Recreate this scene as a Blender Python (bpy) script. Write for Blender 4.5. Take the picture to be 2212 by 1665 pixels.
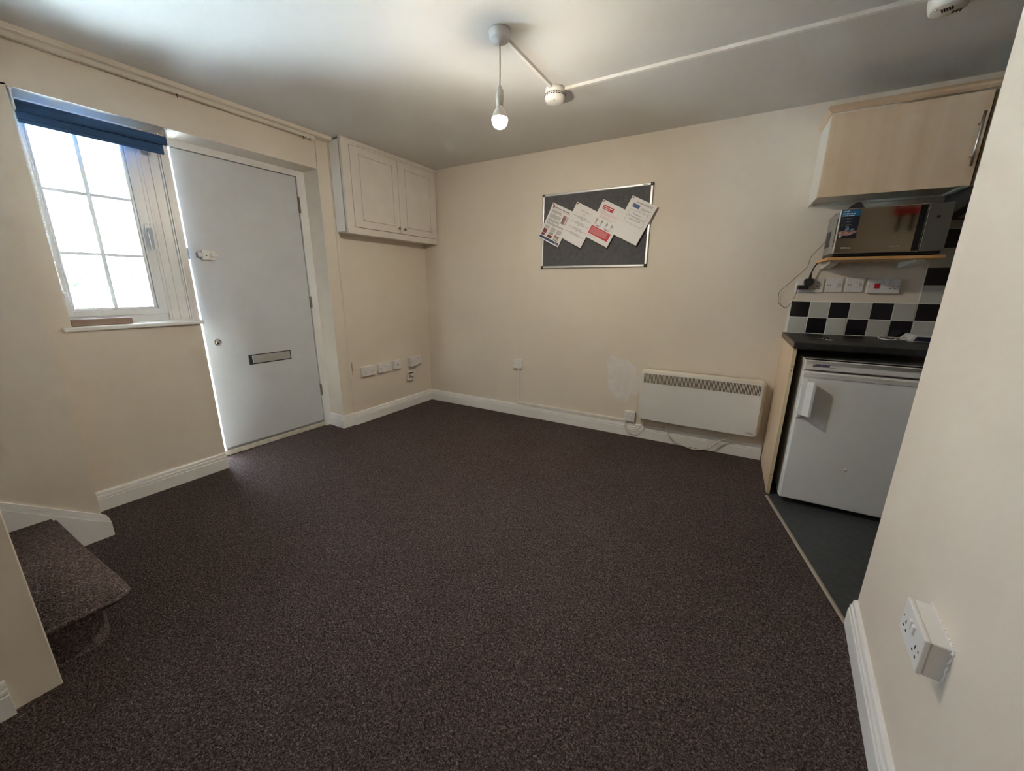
import bpy, bmesh, math, random
from mathutils import Vector, Matrix

# ------------------------------------------------------------------ scene / camera / light
for o in list(bpy.data.objects):
    bpy.data.objects.remove(o, do_unlink=True)
SC = bpy.context.scene
COL = SC.collection
PI = math.pi
random.seed(7)

cam_d = bpy.data.cameras.new('camera')
cam_d.sensor_fit = 'HORIZONTAL'
cam_d.sensor_width = 36.0
cam_d.lens = 829.91 / 2212 * 36.0
cam_d.clip_start = 0.02
cam_d.clip_end = 300
cam = bpy.data.objects.new('camera', cam_d)
COL.objects.link(cam)
cam.matrix_world = Matrix(((0.84618, -0.13886, 0.51449, 3.00777),
                           (0.53284, 0.20639, -0.82066, -3.07775),
                           (0.00777, 0.96857, 0.24864, 1.24),
                           (0, 0, 0, 1)))
SC.camera = cam

SKY = 13.0           # bright hazy sky outside
BULB = 435.0          # LED bulb glow
world = bpy.data.worlds.new('world')
SC.world = world
world.use_nodes = True
bgn = world.node_tree.nodes['Background']
bgn.inputs[0].default_value = (0.77, 0.86, 1.0, 1)
bgn.inputs[1].default_value = SKY

sun_d = bpy.data.lights.new('sun', 'SUN')
sun_d.energy = 265.0
sun_d.color = (0.74, 0.91, 1.0)
sun_d.angle = 0.02
sun = bpy.data.objects.new('sun', sun_d)
COL.objects.link(sun)
sun.rotation_euler = Vector((-0.45, 0.30, -0.84)).to_track_quat('-Z', 'Y').to_euler()   # shines over the house onto the car park

vs = SC.view_settings
vs.view_transform = 'Standard'
vs.look = 'None'
vs.gamma = 1.0
vs.exposure = 1.12
vs.use_curve_mapping = False
SC.cycles.use_denoising = True
SC.cycles.max_bounces = 8
SC.cycles.diffuse_bounces = 5
SC.cycles.transparent_max_bounces = 12
SC.cycles.sample_clamp_indirect = 0.0
SC.cycles.use_adaptive_sampling = True
SC.cycles.adaptive_threshold = 0.03
SC.cycles.caustics_reflective = False
SC.cycles.caustics_refractive = False

# daylight portal in the window opening (guides sky sampling, adds no light)
pd = bpy.data.lights.new('window_portal', 'AREA')
pd.shape = 'RECTANGLE'
pd.size = 0.40
pd.size_y = 0.95
pd.cycles.is_portal = True
po = bpy.data.objects.new('window_portal', pd)
COL.objects.link(po)
po.location = (-0.215, -2.373, 1.55)
po.rotation_euler = (0, -PI / 2, 0)

# ------------------------------------------------------------------ materials
MATS = {}


def nodes(name):
    m = bpy.data.materials.new(name)
    m.use_nodes = True
    nt = m.node_tree
    return m, nt, nt.nodes['Principled BSDF']


def mat(name, col, rough=0.6, metal=0.0, var=0.0, vscale=6.0, bump=0.0, bscale=80.0, spec=0.5, emit=None):
    if name in MATS:
        return MATS[name]
    m, nt, b = nodes(name)
    b.inputs['Base Color'].default_value = (*col, 1)
    b.inputs['Roughness'].default_value = rough
    b.inputs['Metallic'].default_value = metal
    b.inputs['Specular IOR Level'].default_value = spec
    if emit:
        b.inputs['Emission Color'].default_value = (*emit[0], 1)
        b.inputs['Emission Strength'].default_value = emit[1]
    tc = nt.nodes.new('ShaderNodeTexCoord')
    if var > 0:
        n = nt.nodes.new('ShaderNodeTexNoise')
        n.inputs['Scale'].default_value = vscale
        n.inputs['Detail'].default_value = 5
        nt.links.new(tc.outputs['Object'], n.inputs['Vector'])
        r = nt.nodes.new('ShaderNodeValToRGB')
        r.color_ramp.elements[0].position = 0.3
        r.color_ramp.elements[1].position = 0.7
        r.color_ramp.elements[0].color = (*[c * (1 - var) for c in col], 1)
        r.color_ramp.elements[1].color = (*[min(1, c * (1 + var)) for c in col], 1)
        nt.links.new(n.outputs['Fac'], r.inputs['Fac'])
        nt.links.new(r.outputs['Color'], b.inputs['Base Color'])
    if bump > 0:
        n2 = nt.nodes.new('ShaderNodeTexNoise')
        n2.inputs['Scale'].default_value = bscale
        n2.inputs['Detail'].default_value = 4
        nt.links.new(tc.outputs['Object'], n2.inputs['Vector'])
        bp = nt.nodes.new('ShaderNodeBump')
        bp.inputs['Strength'].default_value = bump
        bp.inputs['Distance'].default_value = 0.002
        nt.links.new(n2.outputs['Fac'], bp.inputs['Height'])
        nt.links.new(bp.outputs['Normal'], b.inputs['Normal'])
    MATS[name] = m
    return m


def wall_mat(name, col):
    """Emulsion paint: faint mottling, roller stipple and shallow trowel waves."""
    m, nt, b = nodes(name)
    b.inputs['Roughness'].default_value = 0.55
    b.inputs['Specular IOR Level'].default_value = 0.35
    tc = nt.nodes.new('ShaderNodeTexCoord')
    n = nt.nodes.new('ShaderNodeTexNoise')
    n.inputs['Scale'].default_value = 1.7
    n.inputs['Detail'].default_value = 6
    nt.links.new(tc.outputs['Object'], n.inputs['Vector'])
    r = nt.nodes.new('ShaderNodeValToRGB')
    r.color_ramp.elements[0].position = 0.25
    r.color_ramp.elements[1].position = 0.75
    r.color_ramp.elements[0].color = (*[c * 0.96 for c in col], 1)
    r.color_ramp.elements[1].color = (*[min(1, c * 1.03) for c in col], 1)
    nt.links.new(n.outputs['Fac'], r.inputs['Fac'])
    nt.links.new(r.outputs['Color'], b.inputs['Base Color'])
    n1 = nt.nodes.new('ShaderNodeTexNoise')
    n1.inputs['Scale'].default_value = 7
    n1.inputs['Detail'].default_value = 3
    n2 = nt.nodes.new('ShaderNodeTexNoise')
    n2.inputs['Scale'].default_value = 220
    n2.inputs['Detail'].default_value = 2
    for q in (n1, n2):
        nt.links.new(tc.outputs['Object'], q.inputs['Vector'])
    b1 = nt.nodes.new('ShaderNodeBump')
    b1.inputs['Strength'].default_value = 0.25
    b1.inputs['Distance'].default_value = 0.006
    b2 = nt.nodes.new('ShaderNodeBump')
    b2.inputs['Strength'].default_value = 0.15
    b2.inputs['Distance'].default_value = 0.0008
    nt.links.new(n1.outputs['Fac'], b1.inputs['Height'])
    nt.links.new(n2.outputs['Fac'], b2.inputs['Height'])
    nt.links.new(b1.outputs['Normal'], b2.inputs['Normal'])
    nt.links.new(b2.outputs['Normal'], b.inputs['Normal'])
    MATS[name] = m
    return m


def carpet_mat(name, c0, c1, c2, scale=1.0):
    """Twist-pile carpet: clumped tufts of three yarn shades with deep bump."""
    m, nt, b = nodes(name)
    b.inputs['Roughness'].default_value = 0.95
    b.inputs['Specular IOR Level'].default_value = 0.08
    tc = nt.nodes.new('ShaderNodeTexCoord')
    v = nt.nodes.new('ShaderNodeTexVoronoi')
    v.inputs['Scale'].default_value = 170 * scale
    n = nt.nodes.new('ShaderNodeTexNoise')
    n.inputs['Scale'].default_value = 165 * scale
    n.inputs['Detail'].default_value = 4
    n.inputs['Distortion'].default_value = 1.2
    n.inputs['Roughness'].default_value = 0.7
    big = nt.nodes.new('ShaderNodeTexNoise')
    big.inputs['Scale'].default_value = 2.2
    big.inputs['Detail'].default_value = 4
    for q in (v, n, big):
        nt.links.new(tc.outputs['Object'], q.inputs['Vector'])
    r = nt.nodes.new('ShaderNodeValToRGB')
    e = r.color_ramp.elements
    e[0].position = 0.38
    e[0].color = (*c0, 1)
    e[1].position = 0.66
    e[1].color = (*c2, 1)
    k = e.new(0.52)
    k.color = (*c1, 1)
    nt.links.new(n.outputs['Fac'], r.inputs['Fac'])
    mx = nt.nodes.new('ShaderNodeMix')
    mx.data_type = 'RGBA'
    mx.blend_type = 'MULTIPLY'
    mx.inputs['Factor'].default_value = 0.35
    r2 = nt.nodes.new('ShaderNodeValToRGB')
    r2.color_ramp.elements[0].position = 0.3
    r2.color_ramp.elements[0].color = (0.7, 0.68, 0.66, 1)
    r2.color_ramp.elements[1].position = 0.7
    r2.color_ramp.elements[1].color = (1, 1, 1, 1)
    nt.links.new(big.outputs['Fac'], r2.inputs['Fac'])
    nt.links.new(r.outputs['Color'], mx.inputs['A'])
    nt.links.new(r2.outputs['Color'], mx.inputs['B'])
    nt.links.new(mx.outputs['Result'], b.inputs['Base Color'])
    ad = nt.nodes.new('ShaderNodeMath')
    ad.operation = 'SUBTRACT'
    nt.links.new(n.outputs['Fac'], ad.inputs[0])
    nt.links.new(v.outputs['Distance'], ad.inputs[1])
    bp = nt.nodes.new('ShaderNodeBump')
    bp.inputs['Strength'].default_value = 0.9
    bp.inputs['Distance'].default_value = 0.006
    nt.links.new(ad.outputs[0], bp.inputs['Height'])
    nt.links.new(bp.outputs['Normal'], b.inputs['Normal'])
    MATS[name] = m
    return m


def wood_mat(name, ca, cb, rough=0.45, axis='Z', sx=14.0):
    """Straight grain running along one axis."""
    m, nt, b = nodes(name)
    b.inputs['Roughness'].default_value = rough
    tc = nt.nodes.new('ShaderNodeTexCoord')
    mp = nt.nodes.new('ShaderNodeMapping')
    s = {'X': (0.5, sx, sx), 'Y': (sx, 0.5, sx), 'Z': (sx, sx, 0.5)}[axis]
    mp.inputs['Scale'].default_value = s
    nt.links.new(tc.outputs['Object'], mp.inputs['Vector'])
    n = nt.nodes.new('ShaderNodeTexNoise')
    n.inputs['Scale'].default_value = 1.0
    n.inputs['Detail'].default_value = 6
    n.inputs['Distortion'].default_value = 0.4
    nt.links.new(mp.outputs['Vector'], n.inputs['Vector'])
    r = nt.nodes.new('ShaderNodeValToRGB')
    r.color_ramp.elements[0].position = 0.3
    r.color_ramp.elements[1].position = 0.72
    r.color_ramp.elements[0].color = (*ca, 1)
    r.color_ramp.elements[1].color = (*cb, 1)
    nt.links.new(n.outputs['Fac'], r.inputs['Fac'])
    nt.links.new(r.outputs['Color'], b.inputs['Base Color'])
    MATS[name] = m
    return m


CREAM = wall_mat('cream_emulsion', (0.73, 0.662, 0.567))
CEIL = wall_mat('ceiling_emulsion', (0.64, 0.63, 0.605))
GLOSS = mat('white_gloss_paint', (0.81, 0.81, 0.80), 0.32, var=0.03, vscale=5, bump=0.08, bscale=60)
CABPAINT = mat('aged_white_paint', (0.70, 0.66, 0.60), 0.42, var=0.04, vscale=7, bump=0.15, bscale=50)
DOORPAINT = mat('door_grey_white_paint', (0.60, 0.62, 0.65), 0.45, var=0.05, vscale=3, bump=0.1, bscale=40)
SILLDIRT = mat('scuffed_threshold_paint', (0.62, 0.585, 0.50), 0.55, var=0.16, vscale=22, bump=0.3, bscale=60)
UPVC = mat('white_upvc', (0.80, 0.81, 0.82), 0.3)
PLASTIC = mat('white_plastic', (0.74, 0.735, 0.73), 0.35)
PLASTIC2 = mat('ivory_plastic', (0.72, 0.70, 0.65), 0.4)
TRUNK = mat('white_trunking', (0.74, 0.72, 0.68), 0.4)
CABLE = mat('grey_white_cable', (0.60, 0.575, 0.52), 0.5)
DARK = mat('dark_recess', (0.012, 0.012, 0.012), 0.8)
BLACKP = mat('black_plastic', (0.015, 0.015, 0.017), 0.45)
RUBBER = mat('black_flex', (0.012, 0.012, 0.013), 0.5)
STEEL = mat('brushed_steel', (0.62, 0.61, 0.59), 0.3, 1.0)
CHROME = mat('chrome', (0.75, 0.76, 0.78), 0.15, 1.0)
BRASSY = mat('dull_hinge_steel', (0.28, 0.25, 0.20), 0.45, 0.9)
ALU = mat('satin_aluminium', (0.74, 0.745, 0.75), 0.38, 0.7)
FELT = mat('charcoal_felt', (0.115, 0.115, 0.122), 0.95, var=0.12, vscale=40, bump=0.3, bscale=300, spec=0.1)
PAPER = mat('white_paper', (0.80, 0.79, 0.79), 0.7)
INK = mat('printed_ink', (0.13, 0.125, 0.13), 0.7)
INKL = mat('printed_grey_ink', (0.30, 0.29, 0.30), 0.7)
INKP = mat('printed_pink_ink', (0.72, 0.47, 0.46), 0.7)
RED = mat('printed_red', (0.55, 0.03, 0.055), 0.6)
NAVY = mat('printed_navy', (0.035, 0.055, 0.16), 0.6)
MIDBLUE = mat('printed_blue', (0.06, 0.12, 0.28), 0.6)
MAROON = mat('printed_maroon', (0.20, 0.05, 0.06), 0.6, var=0.5, vscale=120)
HEATER = mat('heater_enamel', (0.72, 0.72, 0.70), 0.35)
HEATERC = mat('heater_cream_case', (0.72, 0.685, 0.585), 0.4)
FRIDGE = mat('fridge_enamel', (0.79, 0.805, 0.795), 0.28, bump=0.05, bscale=300)
FRIDGEW = mat('fridge_trim', (0.70, 0.695, 0.67), 0.35)
SEAL = mat('fridge_seal', (0.30, 0.29, 0.30), 0.6)
MAPLE = wood_mat('maple_laminate', (0.63, 0.47, 0.315), (0.73, 0.575, 0.405), 0.4, 'Z', 12)
MAPLEX = wood_mat('maple_cornice', (0.60, 0.43, 0.28), (0.70, 0.53, 0.36), 0.4, 'X', 14)
CHIP = mat('raw_chipboard', (0.17, 0.125, 0.085), 0.85, var=0.35, vscale=90, bump=0.5, bscale=150)
CARCASS = mat('white_carcass', (0.70, 0.67, 0.60), 0.5)
PINE = wood_mat('pine_board', (0.52, 0.27, 0.10), (0.68, 0.40, 0.17), 0.55, 'X', 20)
WORKTOP = mat('slate_worktop', (0.022, 0.023, 0.025), 0.42, spec=0.35, var=0.4, vscale=25, bump=0.15, bscale=60)
TILEB = mat('black_tile_glaze', (0.010, 0.011, 0.016), 0.12)
TILEW = mat('white_tile_glaze', (0.50, 0.51, 0.485), 0.12)
GROUT = mat('pale_grout', (0.80, 0.79, 0.75), 0.9, bump=0.3, bscale=200)
MIRROR = mat('mirror_door_glass', (0.80, 0.78, 0.72), 0.06, 1.0)
MWSIDE = mat('microwave_silver_case', (0.34, 0.35, 0.34), 0.35, 0.6)
HOODM = mat('hood_grey', (0.08, 0.08, 0.078), 0.4, 0.3)
BLIND = mat('navy_blind_fabric', (0.035, 0.10, 0.24), 0.8, bump=0.2, bscale=400)
WOODBLK = wood_mat('weathered_timber', (0.24, 0.16, 0.12), (0.42, 0.31, 0.25), 0.7, 'X', 18)
PATCH = mat('filler_patch', (0.75, 0.72, 0.70), 0.8, var=0.05, vscale=18, bump=0.6, bscale=45)
DAMP = mat('damp_stain', (0.45, 0.33, 0.20), 0.8, var=0.4, vscale=40, bump=0.5, bscale=60)
CARPET = carpet_mat('brown_carpet', (0.033, 0.0235, 0.022), (0.105, 0.082, 0.079), (0.29, 0.236, 0.228))
VINYL = mat('slate_vinyl', (0.048, 0.056, 0.062), 0.42, var=0.3, vscale=35, bump=0.2, bscale=90)
BARM = mat('threshold_bar', (0.50, 0.46, 0.39), 0.4, 0.5)
REDCASE = mat('red_case', (0.55, 0.025, 0.035), 0.35)
GROUND = mat('pale_tarmac', (0.55, 0.56, 0.56), 0.9, var=0.1, vscale=3)
CARPAINT = mat('silver_car_paint', (0.45, 0.50, 0.55), 0.25, 0.4)
CARGLASS = mat('car_glass', (0.05, 0.08, 0.10), 0.1)
TYRE = mat('tyre', (0.03, 0.03, 0.03), 0.8)
LEAF = mat('hedge_leaf', (0.10, 0.24, 0.10), 0.7, var=0.5, vscale=30)
BULBM = mat('lit_bulb', (1, 0.9, 0.7), 0.4, emit=((1.0, 0.88, 0.72), BULB))

gm = bpy.data.materials.new('window_glass')
gm.use_nodes = True
gt = gm.node_tree
gt.nodes.clear()
g_o = gt.nodes.new('ShaderNodeOutputMaterial')
g_m = gt.nodes.new('ShaderNodeMixShader')
g_t = gt.nodes.new('ShaderNodeBsdfTransparent')
g_t.inputs[0].default_value = (0.96, 0.98, 0.98, 1)
g_g = gt.nodes.new('ShaderNodeBsdfGlossy')
g_g.inputs['Roughness'].default_value = 0.02
g_f = gt.nodes.new('ShaderNodeFresnel')
g_f.inputs[0].default_value = 1.45
gt.links.new(g_f.outputs[0], g_m.inputs[0])
gt.links.new(g_t.outputs[0], g_m.inputs[1])
gt.links.new(g_g.outputs[0], g_m.inputs[2])
gt.links.new(g_m.outputs[0], g_o.inputs[0])
GLASS = gm
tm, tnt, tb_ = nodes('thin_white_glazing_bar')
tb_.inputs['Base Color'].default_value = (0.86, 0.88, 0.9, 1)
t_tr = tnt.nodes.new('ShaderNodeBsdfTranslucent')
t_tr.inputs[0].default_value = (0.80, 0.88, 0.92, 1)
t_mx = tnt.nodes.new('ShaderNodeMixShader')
t_mx.inputs[0].default_value = 0.045  # translucency pales the bars, standing in for the glare of the window
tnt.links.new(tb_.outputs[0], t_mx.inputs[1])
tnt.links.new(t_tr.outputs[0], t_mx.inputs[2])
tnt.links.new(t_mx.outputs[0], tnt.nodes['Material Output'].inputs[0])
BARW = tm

# ------------------------------------------------------------------ mesh helpers


class MB:
    def __init__(self):
        self.bm = bmesh.new()

    def box(self, x0, x1, y0, y1, z0, z1, bev=0.0, seg=1):
        x0, x1 = min(x0, x1), max(x0, x1)
        y0, y1 = min(y0, y1), max(y0, y1)
        z0, z1 = min(z0, z1), max(z0, z1)
        t = bmesh.new()
        bmesh.ops.create_cube(t, size=1)
        for v in t.verts:
            v.co = Vector(((v.co.x + .5) * (x1 - x0) + x0, (v.co.y + .5) * (y1 - y0) + y0, (v.co.z + .5) * (z1 - z0) + z0))
        if bev > 0:
            bmesh.ops.bevel(t, geom=t.edges[:] + t.verts[:], offset=bev, segments=seg, affect='EDGES', profile=0.5)
        self.merge(t)
        return self

    def merge(self, t, mtx=None):
        if mtx is not None:
            t.transform(mtx)
        me = bpy.data.meshes.new('tmp')
        t.to_mesh(me)
        t.free()
        self.bm.from_mesh(me)
        bpy.data.meshes.remove(me)
        return self

    def prism(self, poly, z0, z1, axis='z'):
        """poly: 2-D outline, extruded along an axis. z: (x,y); y: (x,z); x: (y,z)."""
        def P(a, b, c):
            return {'z': (a, b, c), 'y': (a, c, b), 'x': (c, a, b)}[axis]
        lo = [self.bm.verts.new(P(a, b, z0)) for a, b in poly]
        hi = [self.bm.verts.new(P(a, b, z1)) for a, b in poly]
        fs = [self.bm.faces.new(lo[::-1]), self.bm.faces.new(hi)]
        n = len(poly)
        for i in range(n):
            fs.append(self.bm.faces.new((lo[i], lo[(i + 1) % n], hi[(i + 1) % n], hi[i])))
        bmesh.ops.recalc_face_normals(self.bm, faces=fs)
        return self

    def lathe(self, prof, seg=32, axis='z', at=(0, 0, 0)):
        """prof: list of (r, h)."""
        t = bmesh.new()
        rings = []
        for r, h in prof:
            if r <= 1e-6:
                rings.append([t.verts.new((0, 0, h))])
            else:
                rings.append([t.verts.new((r * math.cos(2 * PI * k / seg), r * math.sin(2 * PI * k / seg), h)) for k in range(seg)])
        for a, b in zip(rings[:-1], rings[1:]):
            for k in range(seg):
                k2 = (k + 1) % seg
                if len(a) == 1 and len(b) == 1:
                    continue
                if len(a) == 1:
                    t.faces.new((a[0], b[k2], b[k]))
                elif len(b) == 1:
                    t.faces.new((a[k], a[k2], b[0]))
                else:
                    t.faces.new((a[k], a[k2], b[k2], b[k]))
        for f in t.faces:
            f.smooth = True
        bmesh.ops.recalc_face_normals(t, faces=t.faces[:])
        m = Matrix.Translation(at)
        if axis == 'y':
            m = m @ Matrix.Rotation(PI / 2, 4, 'X')      # local z -> -y
        elif axis == 'x':
            m = m @ Matrix.Rotation(PI / 2, 4, 'Y')
        return self.merge(t, m)

    def tube(self, pts, r, seg=8, smooth=3):
        """round tube along a Catmull-Rom curve through pts."""
        P = [Vector(p) for p in pts]
        if smooth > 1 and len(P) > 2:
            Q = []
            E = [P[0] * 2 - P[1]] + P + [P[-1] * 2 - P[-2]]
            for i in range(1, len(E) - 2):
                for k in range(smooth):
                    s = k / smooth
                    a, b, c, d = E[i - 1], E[i], E[i + 1], E[i + 2]
                    Q.append(0.5 * ((2 * b) + (c - a) * s + (2 * a - 5 * b + 4 * c - d) * s * s + (3 * b - a - 3 * c + d) * s ** 3))
            Q.append(P[-1])
            P = Q
        t = bmesh.new()
        rings = []
        up = Vector((0.13, 0.37, 0.92))
        for i, p in enumerate(P):
            d = (P[min(i + 1, len(P) - 1)] - P[max(i - 1, 0)]).normalized()
            a = d.cross(up)
            if a.length < 1e-3:
                a = d.cross(Vector((1, 0, 0)))
            a.normalize()
            b = d.cross(a)
            rings.append([t.verts.new(p + (a * math.cos(2 * PI * k / seg) + b * math.sin(2 * PI * k / seg)) * r) for k in range(seg)])
        for A, B in zip(rings[:-1], rings[1:]):
            for k in range(seg):
                t.faces.new((A[k], A[(k + 1) % seg], B[(k + 1) % seg], B[k]))
        t.faces.new(rings[0][::-1])
        t.faces.new(rings[-1])
        for f in t.faces:
            f.smooth = True
        bmesh.ops.recalc_face_normals(t, faces=t.faces[:])
        return self.merge(t)

    def sweep(self, path, prof, side=1):
        """vertical-section profile [(t,z)...] swept along a plan polyline with mitred corners."""
        P = [Vector((x, y)) for x, y in path]
        n = len(P)
        dirs = [(P[i + 1] - P[i]).normalized() for i in range(n - 1)]
        rings = []
        for i in range(n):
            d0 = dirs[max(i - 1, 0)]
            d1 = dirs[min(i, n - 2)]
            n0 = Vector((-d0.y, d0.x)) * side
            n1 = Vector((-d1.y, d1.x)) * side
            m = n0 + n1
            m = m / max(0.2, (1 + n0.dot(n1)))
            rings.append([self.bm.verts.new((P[i].x + m.x * t, P[i].y + m.y * t, z)) for t, z in prof])
        fs = []
        k = len(prof)
        for A, B in zip(rings[:-1], rings[1:]):
            for j in range(k):
                fs.append(self.bm.faces.new((A[j], A[(j + 1) % k], B[(j + 1) % k], B[j])))
        fs.append(self.bm.faces.new(rings[0]))
        fs.append(self.bm.faces.new(rings[-1][::-1]))
        bmesh.ops.recalc_face_normals(self.bm, faces=fs)
        return self

    def rot(self, ang, axis='Z', about=(0, 0, 0)):
        m = Matrix.Translation(about) @ Matrix.Rotation(ang, 4, axis) @ Matrix.Translation([-c for c in about])
        self.bm.transform(m)
        return self

    def build(self, name, m, parent=None, label=None):
        me = bpy.data.meshes.new(name)
        self.bm.to_mesh(me)
        self.bm.free()
        me.materials.append(m)
        o = bpy.data.objects.new(name, me)
        COL.objects.link(o)
        if parent is not None:
            o.parent = parent
        if label:
            o['label'] = label
        return o


def tag(o, label, cat, group=None, kind=None):
    o['label'] = label
    o['category'] = cat
    if group:
        o['group'] = group
    if kind:
        o['kind'] = kind
    return o


def thing(name, label, cat, loc=(0, 0, 0), rz=0.0, group=None, kind=None):
    o = bpy.data.objects.new(name, None)
    o.empty_display_size = 0.05
    COL.objects.link(o)
    o.location = loc
    o.rotation_euler = (0, 0, rz)
    return tag(o, label, cat, group, kind)


def text(name, s, size, m, parent, loc, width=None, align='LEFT', shear=0.0, bold=0.0):
    """flat lettering in the local x-z plane, facing -y."""
    c = bpy.data.curves.new(name, 'FONT')
    c.body = s
    c.size = size
    c.align_x = align
    c.shear = shear
    c.offset = bold
    c.fill_mode = 'FRONT'
    c.resolution_u = 2
    t = bpy.data.objects.new(name, c)
    me = bpy.data.meshes.new_from_object(t)
    bpy.data.objects.remove(t)
    bpy.data.curves.remove(c)
    if width:
        w = max(v.co.x for v in me.vertices) - min(v.co.x for v in me.vertices)
        for v in me.vertices:
            v.co.x *= width / w
    me.transform(Matrix.Rotation(PI / 2, 4, 'X'))
    me.materials.clear()
    me.materials.append(m)
    o = bpy.data.objects.new(name, me)
    COL.objects.link(o)
    o.parent = parent
    o.location = loc
    return o


def scribble(name, words, size, m, parent, loc, width, align='LEFT'):
    """print too small to read: rows of letter-sized strokes, one run for each word length."""
    rnd = random.Random(len(name) * 131 + sum(words))
    n = sum(words) + len(words) - 1
    cw = width / n
    x = -width / 2 if align == 'CENTER' else 0.0
    b = MB()
    for w in words:
        for k in range(w):
            h = size * rnd.choice((0.48, 0.48, 0.52, 0.70))
            b.bm.faces.new([b.bm.verts.new((x + a * cw, 0, c)) for a, c in ((0.04, 0), (0.80, 0), (0.80, h), (0.04, h))])
            x += cw
        x += cw
    bmesh.ops.recalc_face_normals(b.bm, faces=b.bm.faces[:])
    o = b.build(name, m, parent)
    o['kind'] = 'stuff'
    o.location = loc
    return o


# ---- wall frames.  local x = to the right when facing the wall, local -y = out into the room
TB = 0.05404


def WB(u, d=0.0, z=0.0):                     # back wall: u along the wall from the corner, d out of it
    return (u * math.cos(TB) + d * math.sin(TB), u * math.sin(TB) - d * math.cos(TB), z)


def WA(v, d=0.0, z=0.0):                     # door wall: v along the wall from the corner, d out of it
    return (d, -v, z)


TR = math.atan2(-1, -0.049)


def WR(w, d=0.0, z=0.0):                     # short wall beside the kitchen
    L = math.hypot(1, 0.049)
    return (3.475 - 0.049 / L * w - d / L, -1.375 - w / L + 0.049 / L * d, z)


RA = PI / 2
H = 2.33

# ------------------------------------------------------------------ room shell
bar0 = WB(3.185, 0.60)
bar1 = (3.455, -1.36)

fl = MB()
fl.prism([(-0.45, 0.02), WB(3.185, 0)[:2], bar0[:2], bar1, WR(0, -0.03)[:2], WR(3.2, -0.03)[:2], (-0.45, -4.5)][::-1], -0.08, 0.0)
floor = tag(fl.build('floor', CARPET), 'dark mauve-brown twist pile carpet covering the main room', 'carpet', kind='structure')
fv = MB()
fv.prism([WB(3.185, 0)[:2], WB(5.15, 0)[:2], WB(5.15, 2.2)[:2], WB(3.38, 2.2)[:2], WR(0, -0.03)[:2], bar1, bar0[:2]][::-1], -0.08, -0.002)
tag(fv.build('floor', VINYL), 'dark slate-grey vinyl flooring in the kitchen corner', 'floor', kind='structure')

bar = MB()
d_ = Vector((bar1[0] - bar0[0], bar1[1] - bar0[1], 0)).normalized()
n_ = Vector((-d_.y, d_.x, 0))
a_ = Vector((bar0[0], bar0[1], 0))
b_ = Vector((bar1[0], bar1[1], 0)) + d_ * 0.02
bar.sweep([a_[:2], b_[:2]], [(-0.011, -0.004), (0.011, -0.004), (0.008, 0.003), (0.003, 0.005), (-0.003, 0.005), (-0.008, 0.003)])
tag(bar.build('trim_1', BARM), 'thin pale metal strip joining the carpet and the vinyl', 'threshold strip', kind='structure')

ce = MB()
ce.box(-0.45, 5.4, -4.6, 0.5, H, H + 0.12)
tag(ce.build('ceiling', CEIL), 'off-white painted plaster ceiling', 'ceiling', kind='structure')

wb = MB()
wb.box(-0.4, 5.25, 0, 0.2, -0.08, H + 0.05)
wall_back = wb.build('wall_back', CREAM)
wall_back.rotation_euler = (0, 0, TB)
tag(wall_back, 'cream wall carrying the noticeboard and the panel heater', 'wall', kind='structure')

# door wall, with one tall recess that holds the window and the door
wa = MB()
wa.prism([(0.0, 0.05), (0.0, 0.0), (0.018, -1.0), (0.012, -1.012), (0.0, -1.016), (0.0, -1.115), (-0.36, -1.115), (-0.36, 0.05)], -0.08, H + 0.05)
wa.box(-0.36, 0.0, -2.76, -1.112, 2.103, H + 0.05)                                   # lintel
wa.prism([(0.012, -2.043), (0.028, -2.78), (-0.30, -2.78), (-0.30, -2.043)], -0.08, 1.0)   # below the window
wa.prism([(0.0, -2.595), (0.0, -2.78), (-0.30, -2.78), (-0.30, -2.595)], 1.0, 2.11)        # left of the window
wall_left = tag(wa.build('wall_left', CREAM), 'cream wall with the recessed front door and small window', 'wall', kind='structure')
ds = MB()
ds.prism([(-0.996, 0.585), (-0.989, 0.560), (-0.991, 0.535), (-0.984, 0.505), (-0.993, 0.478), (-0.998, 0.455), (-1.0005, 0.50), (-1.0005, 0.57)], 0.0170, 0.0188, 'x')
ds.build('damp_stain', DAMP, wall_left, 'brown damp mark on the corner beside the door')

wd = MB()
wd.box(-0.3, 0.37, -4.5, -2.727, -0.08, H + 0.05)
tag(wd.build('wall_stair', CREAM), 'cream stairwell wall with a sloping white skirting', 'wall', kind='structure')
ws = MB()
ws.box(1.25, 1.29, -4.5, -3.03, -0.08, H + 0.05, 0.003)
tag(ws.build('wall_partition', CREAM), 'thin cream partition screening the stairs from the room', 'wall', kind='structure')
wr = MB()
wr.prism([WR(0)[:2], WR(3.2)[:2], WR(3.2, -0.11)[:2], WR(0, -0.11)[:2]], -0.08, H + 0.05)
wall_right = tag(wr.build('wall_right', CREAM), 'cream wall end with a surface-mounted double socket', 'wall', kind='structure')
wk = MB()
wk.prism([WB(3.42, 2.0)[:2], WB(5.25, 2.0)[:2], WB(5.25, 2.12)[:2], WB(3.42, 2.12)[:2]], -0.08, H + 0.05)
tag(wk.build('wall_kitchen', CREAM), 'cream kitchen wall facing the worktop', 'wall', kind='structure')
wk2 = MB()
wk2.prism([WB(5.1, -0.05)[:2], WB(5.25, -0.05)[:2], WB(5.25, 2.1)[:2], WB(5.1, 2.1)[:2]], -0.08, H + 0.05)
tag(wk2.build('wall_kitchen_end', CREAM), 'cream end wall closing the kitchen recess', 'wall', kind='structure')
wrr = MB()
wrr.box(-0.3, 3.7, -4.62, -4.5, -0.08, H + 0.05)
tag(wrr.build('wall_rear', CREAM), 'cream wall across the room from the noticeboard', 'wall', kind='structure')

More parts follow.
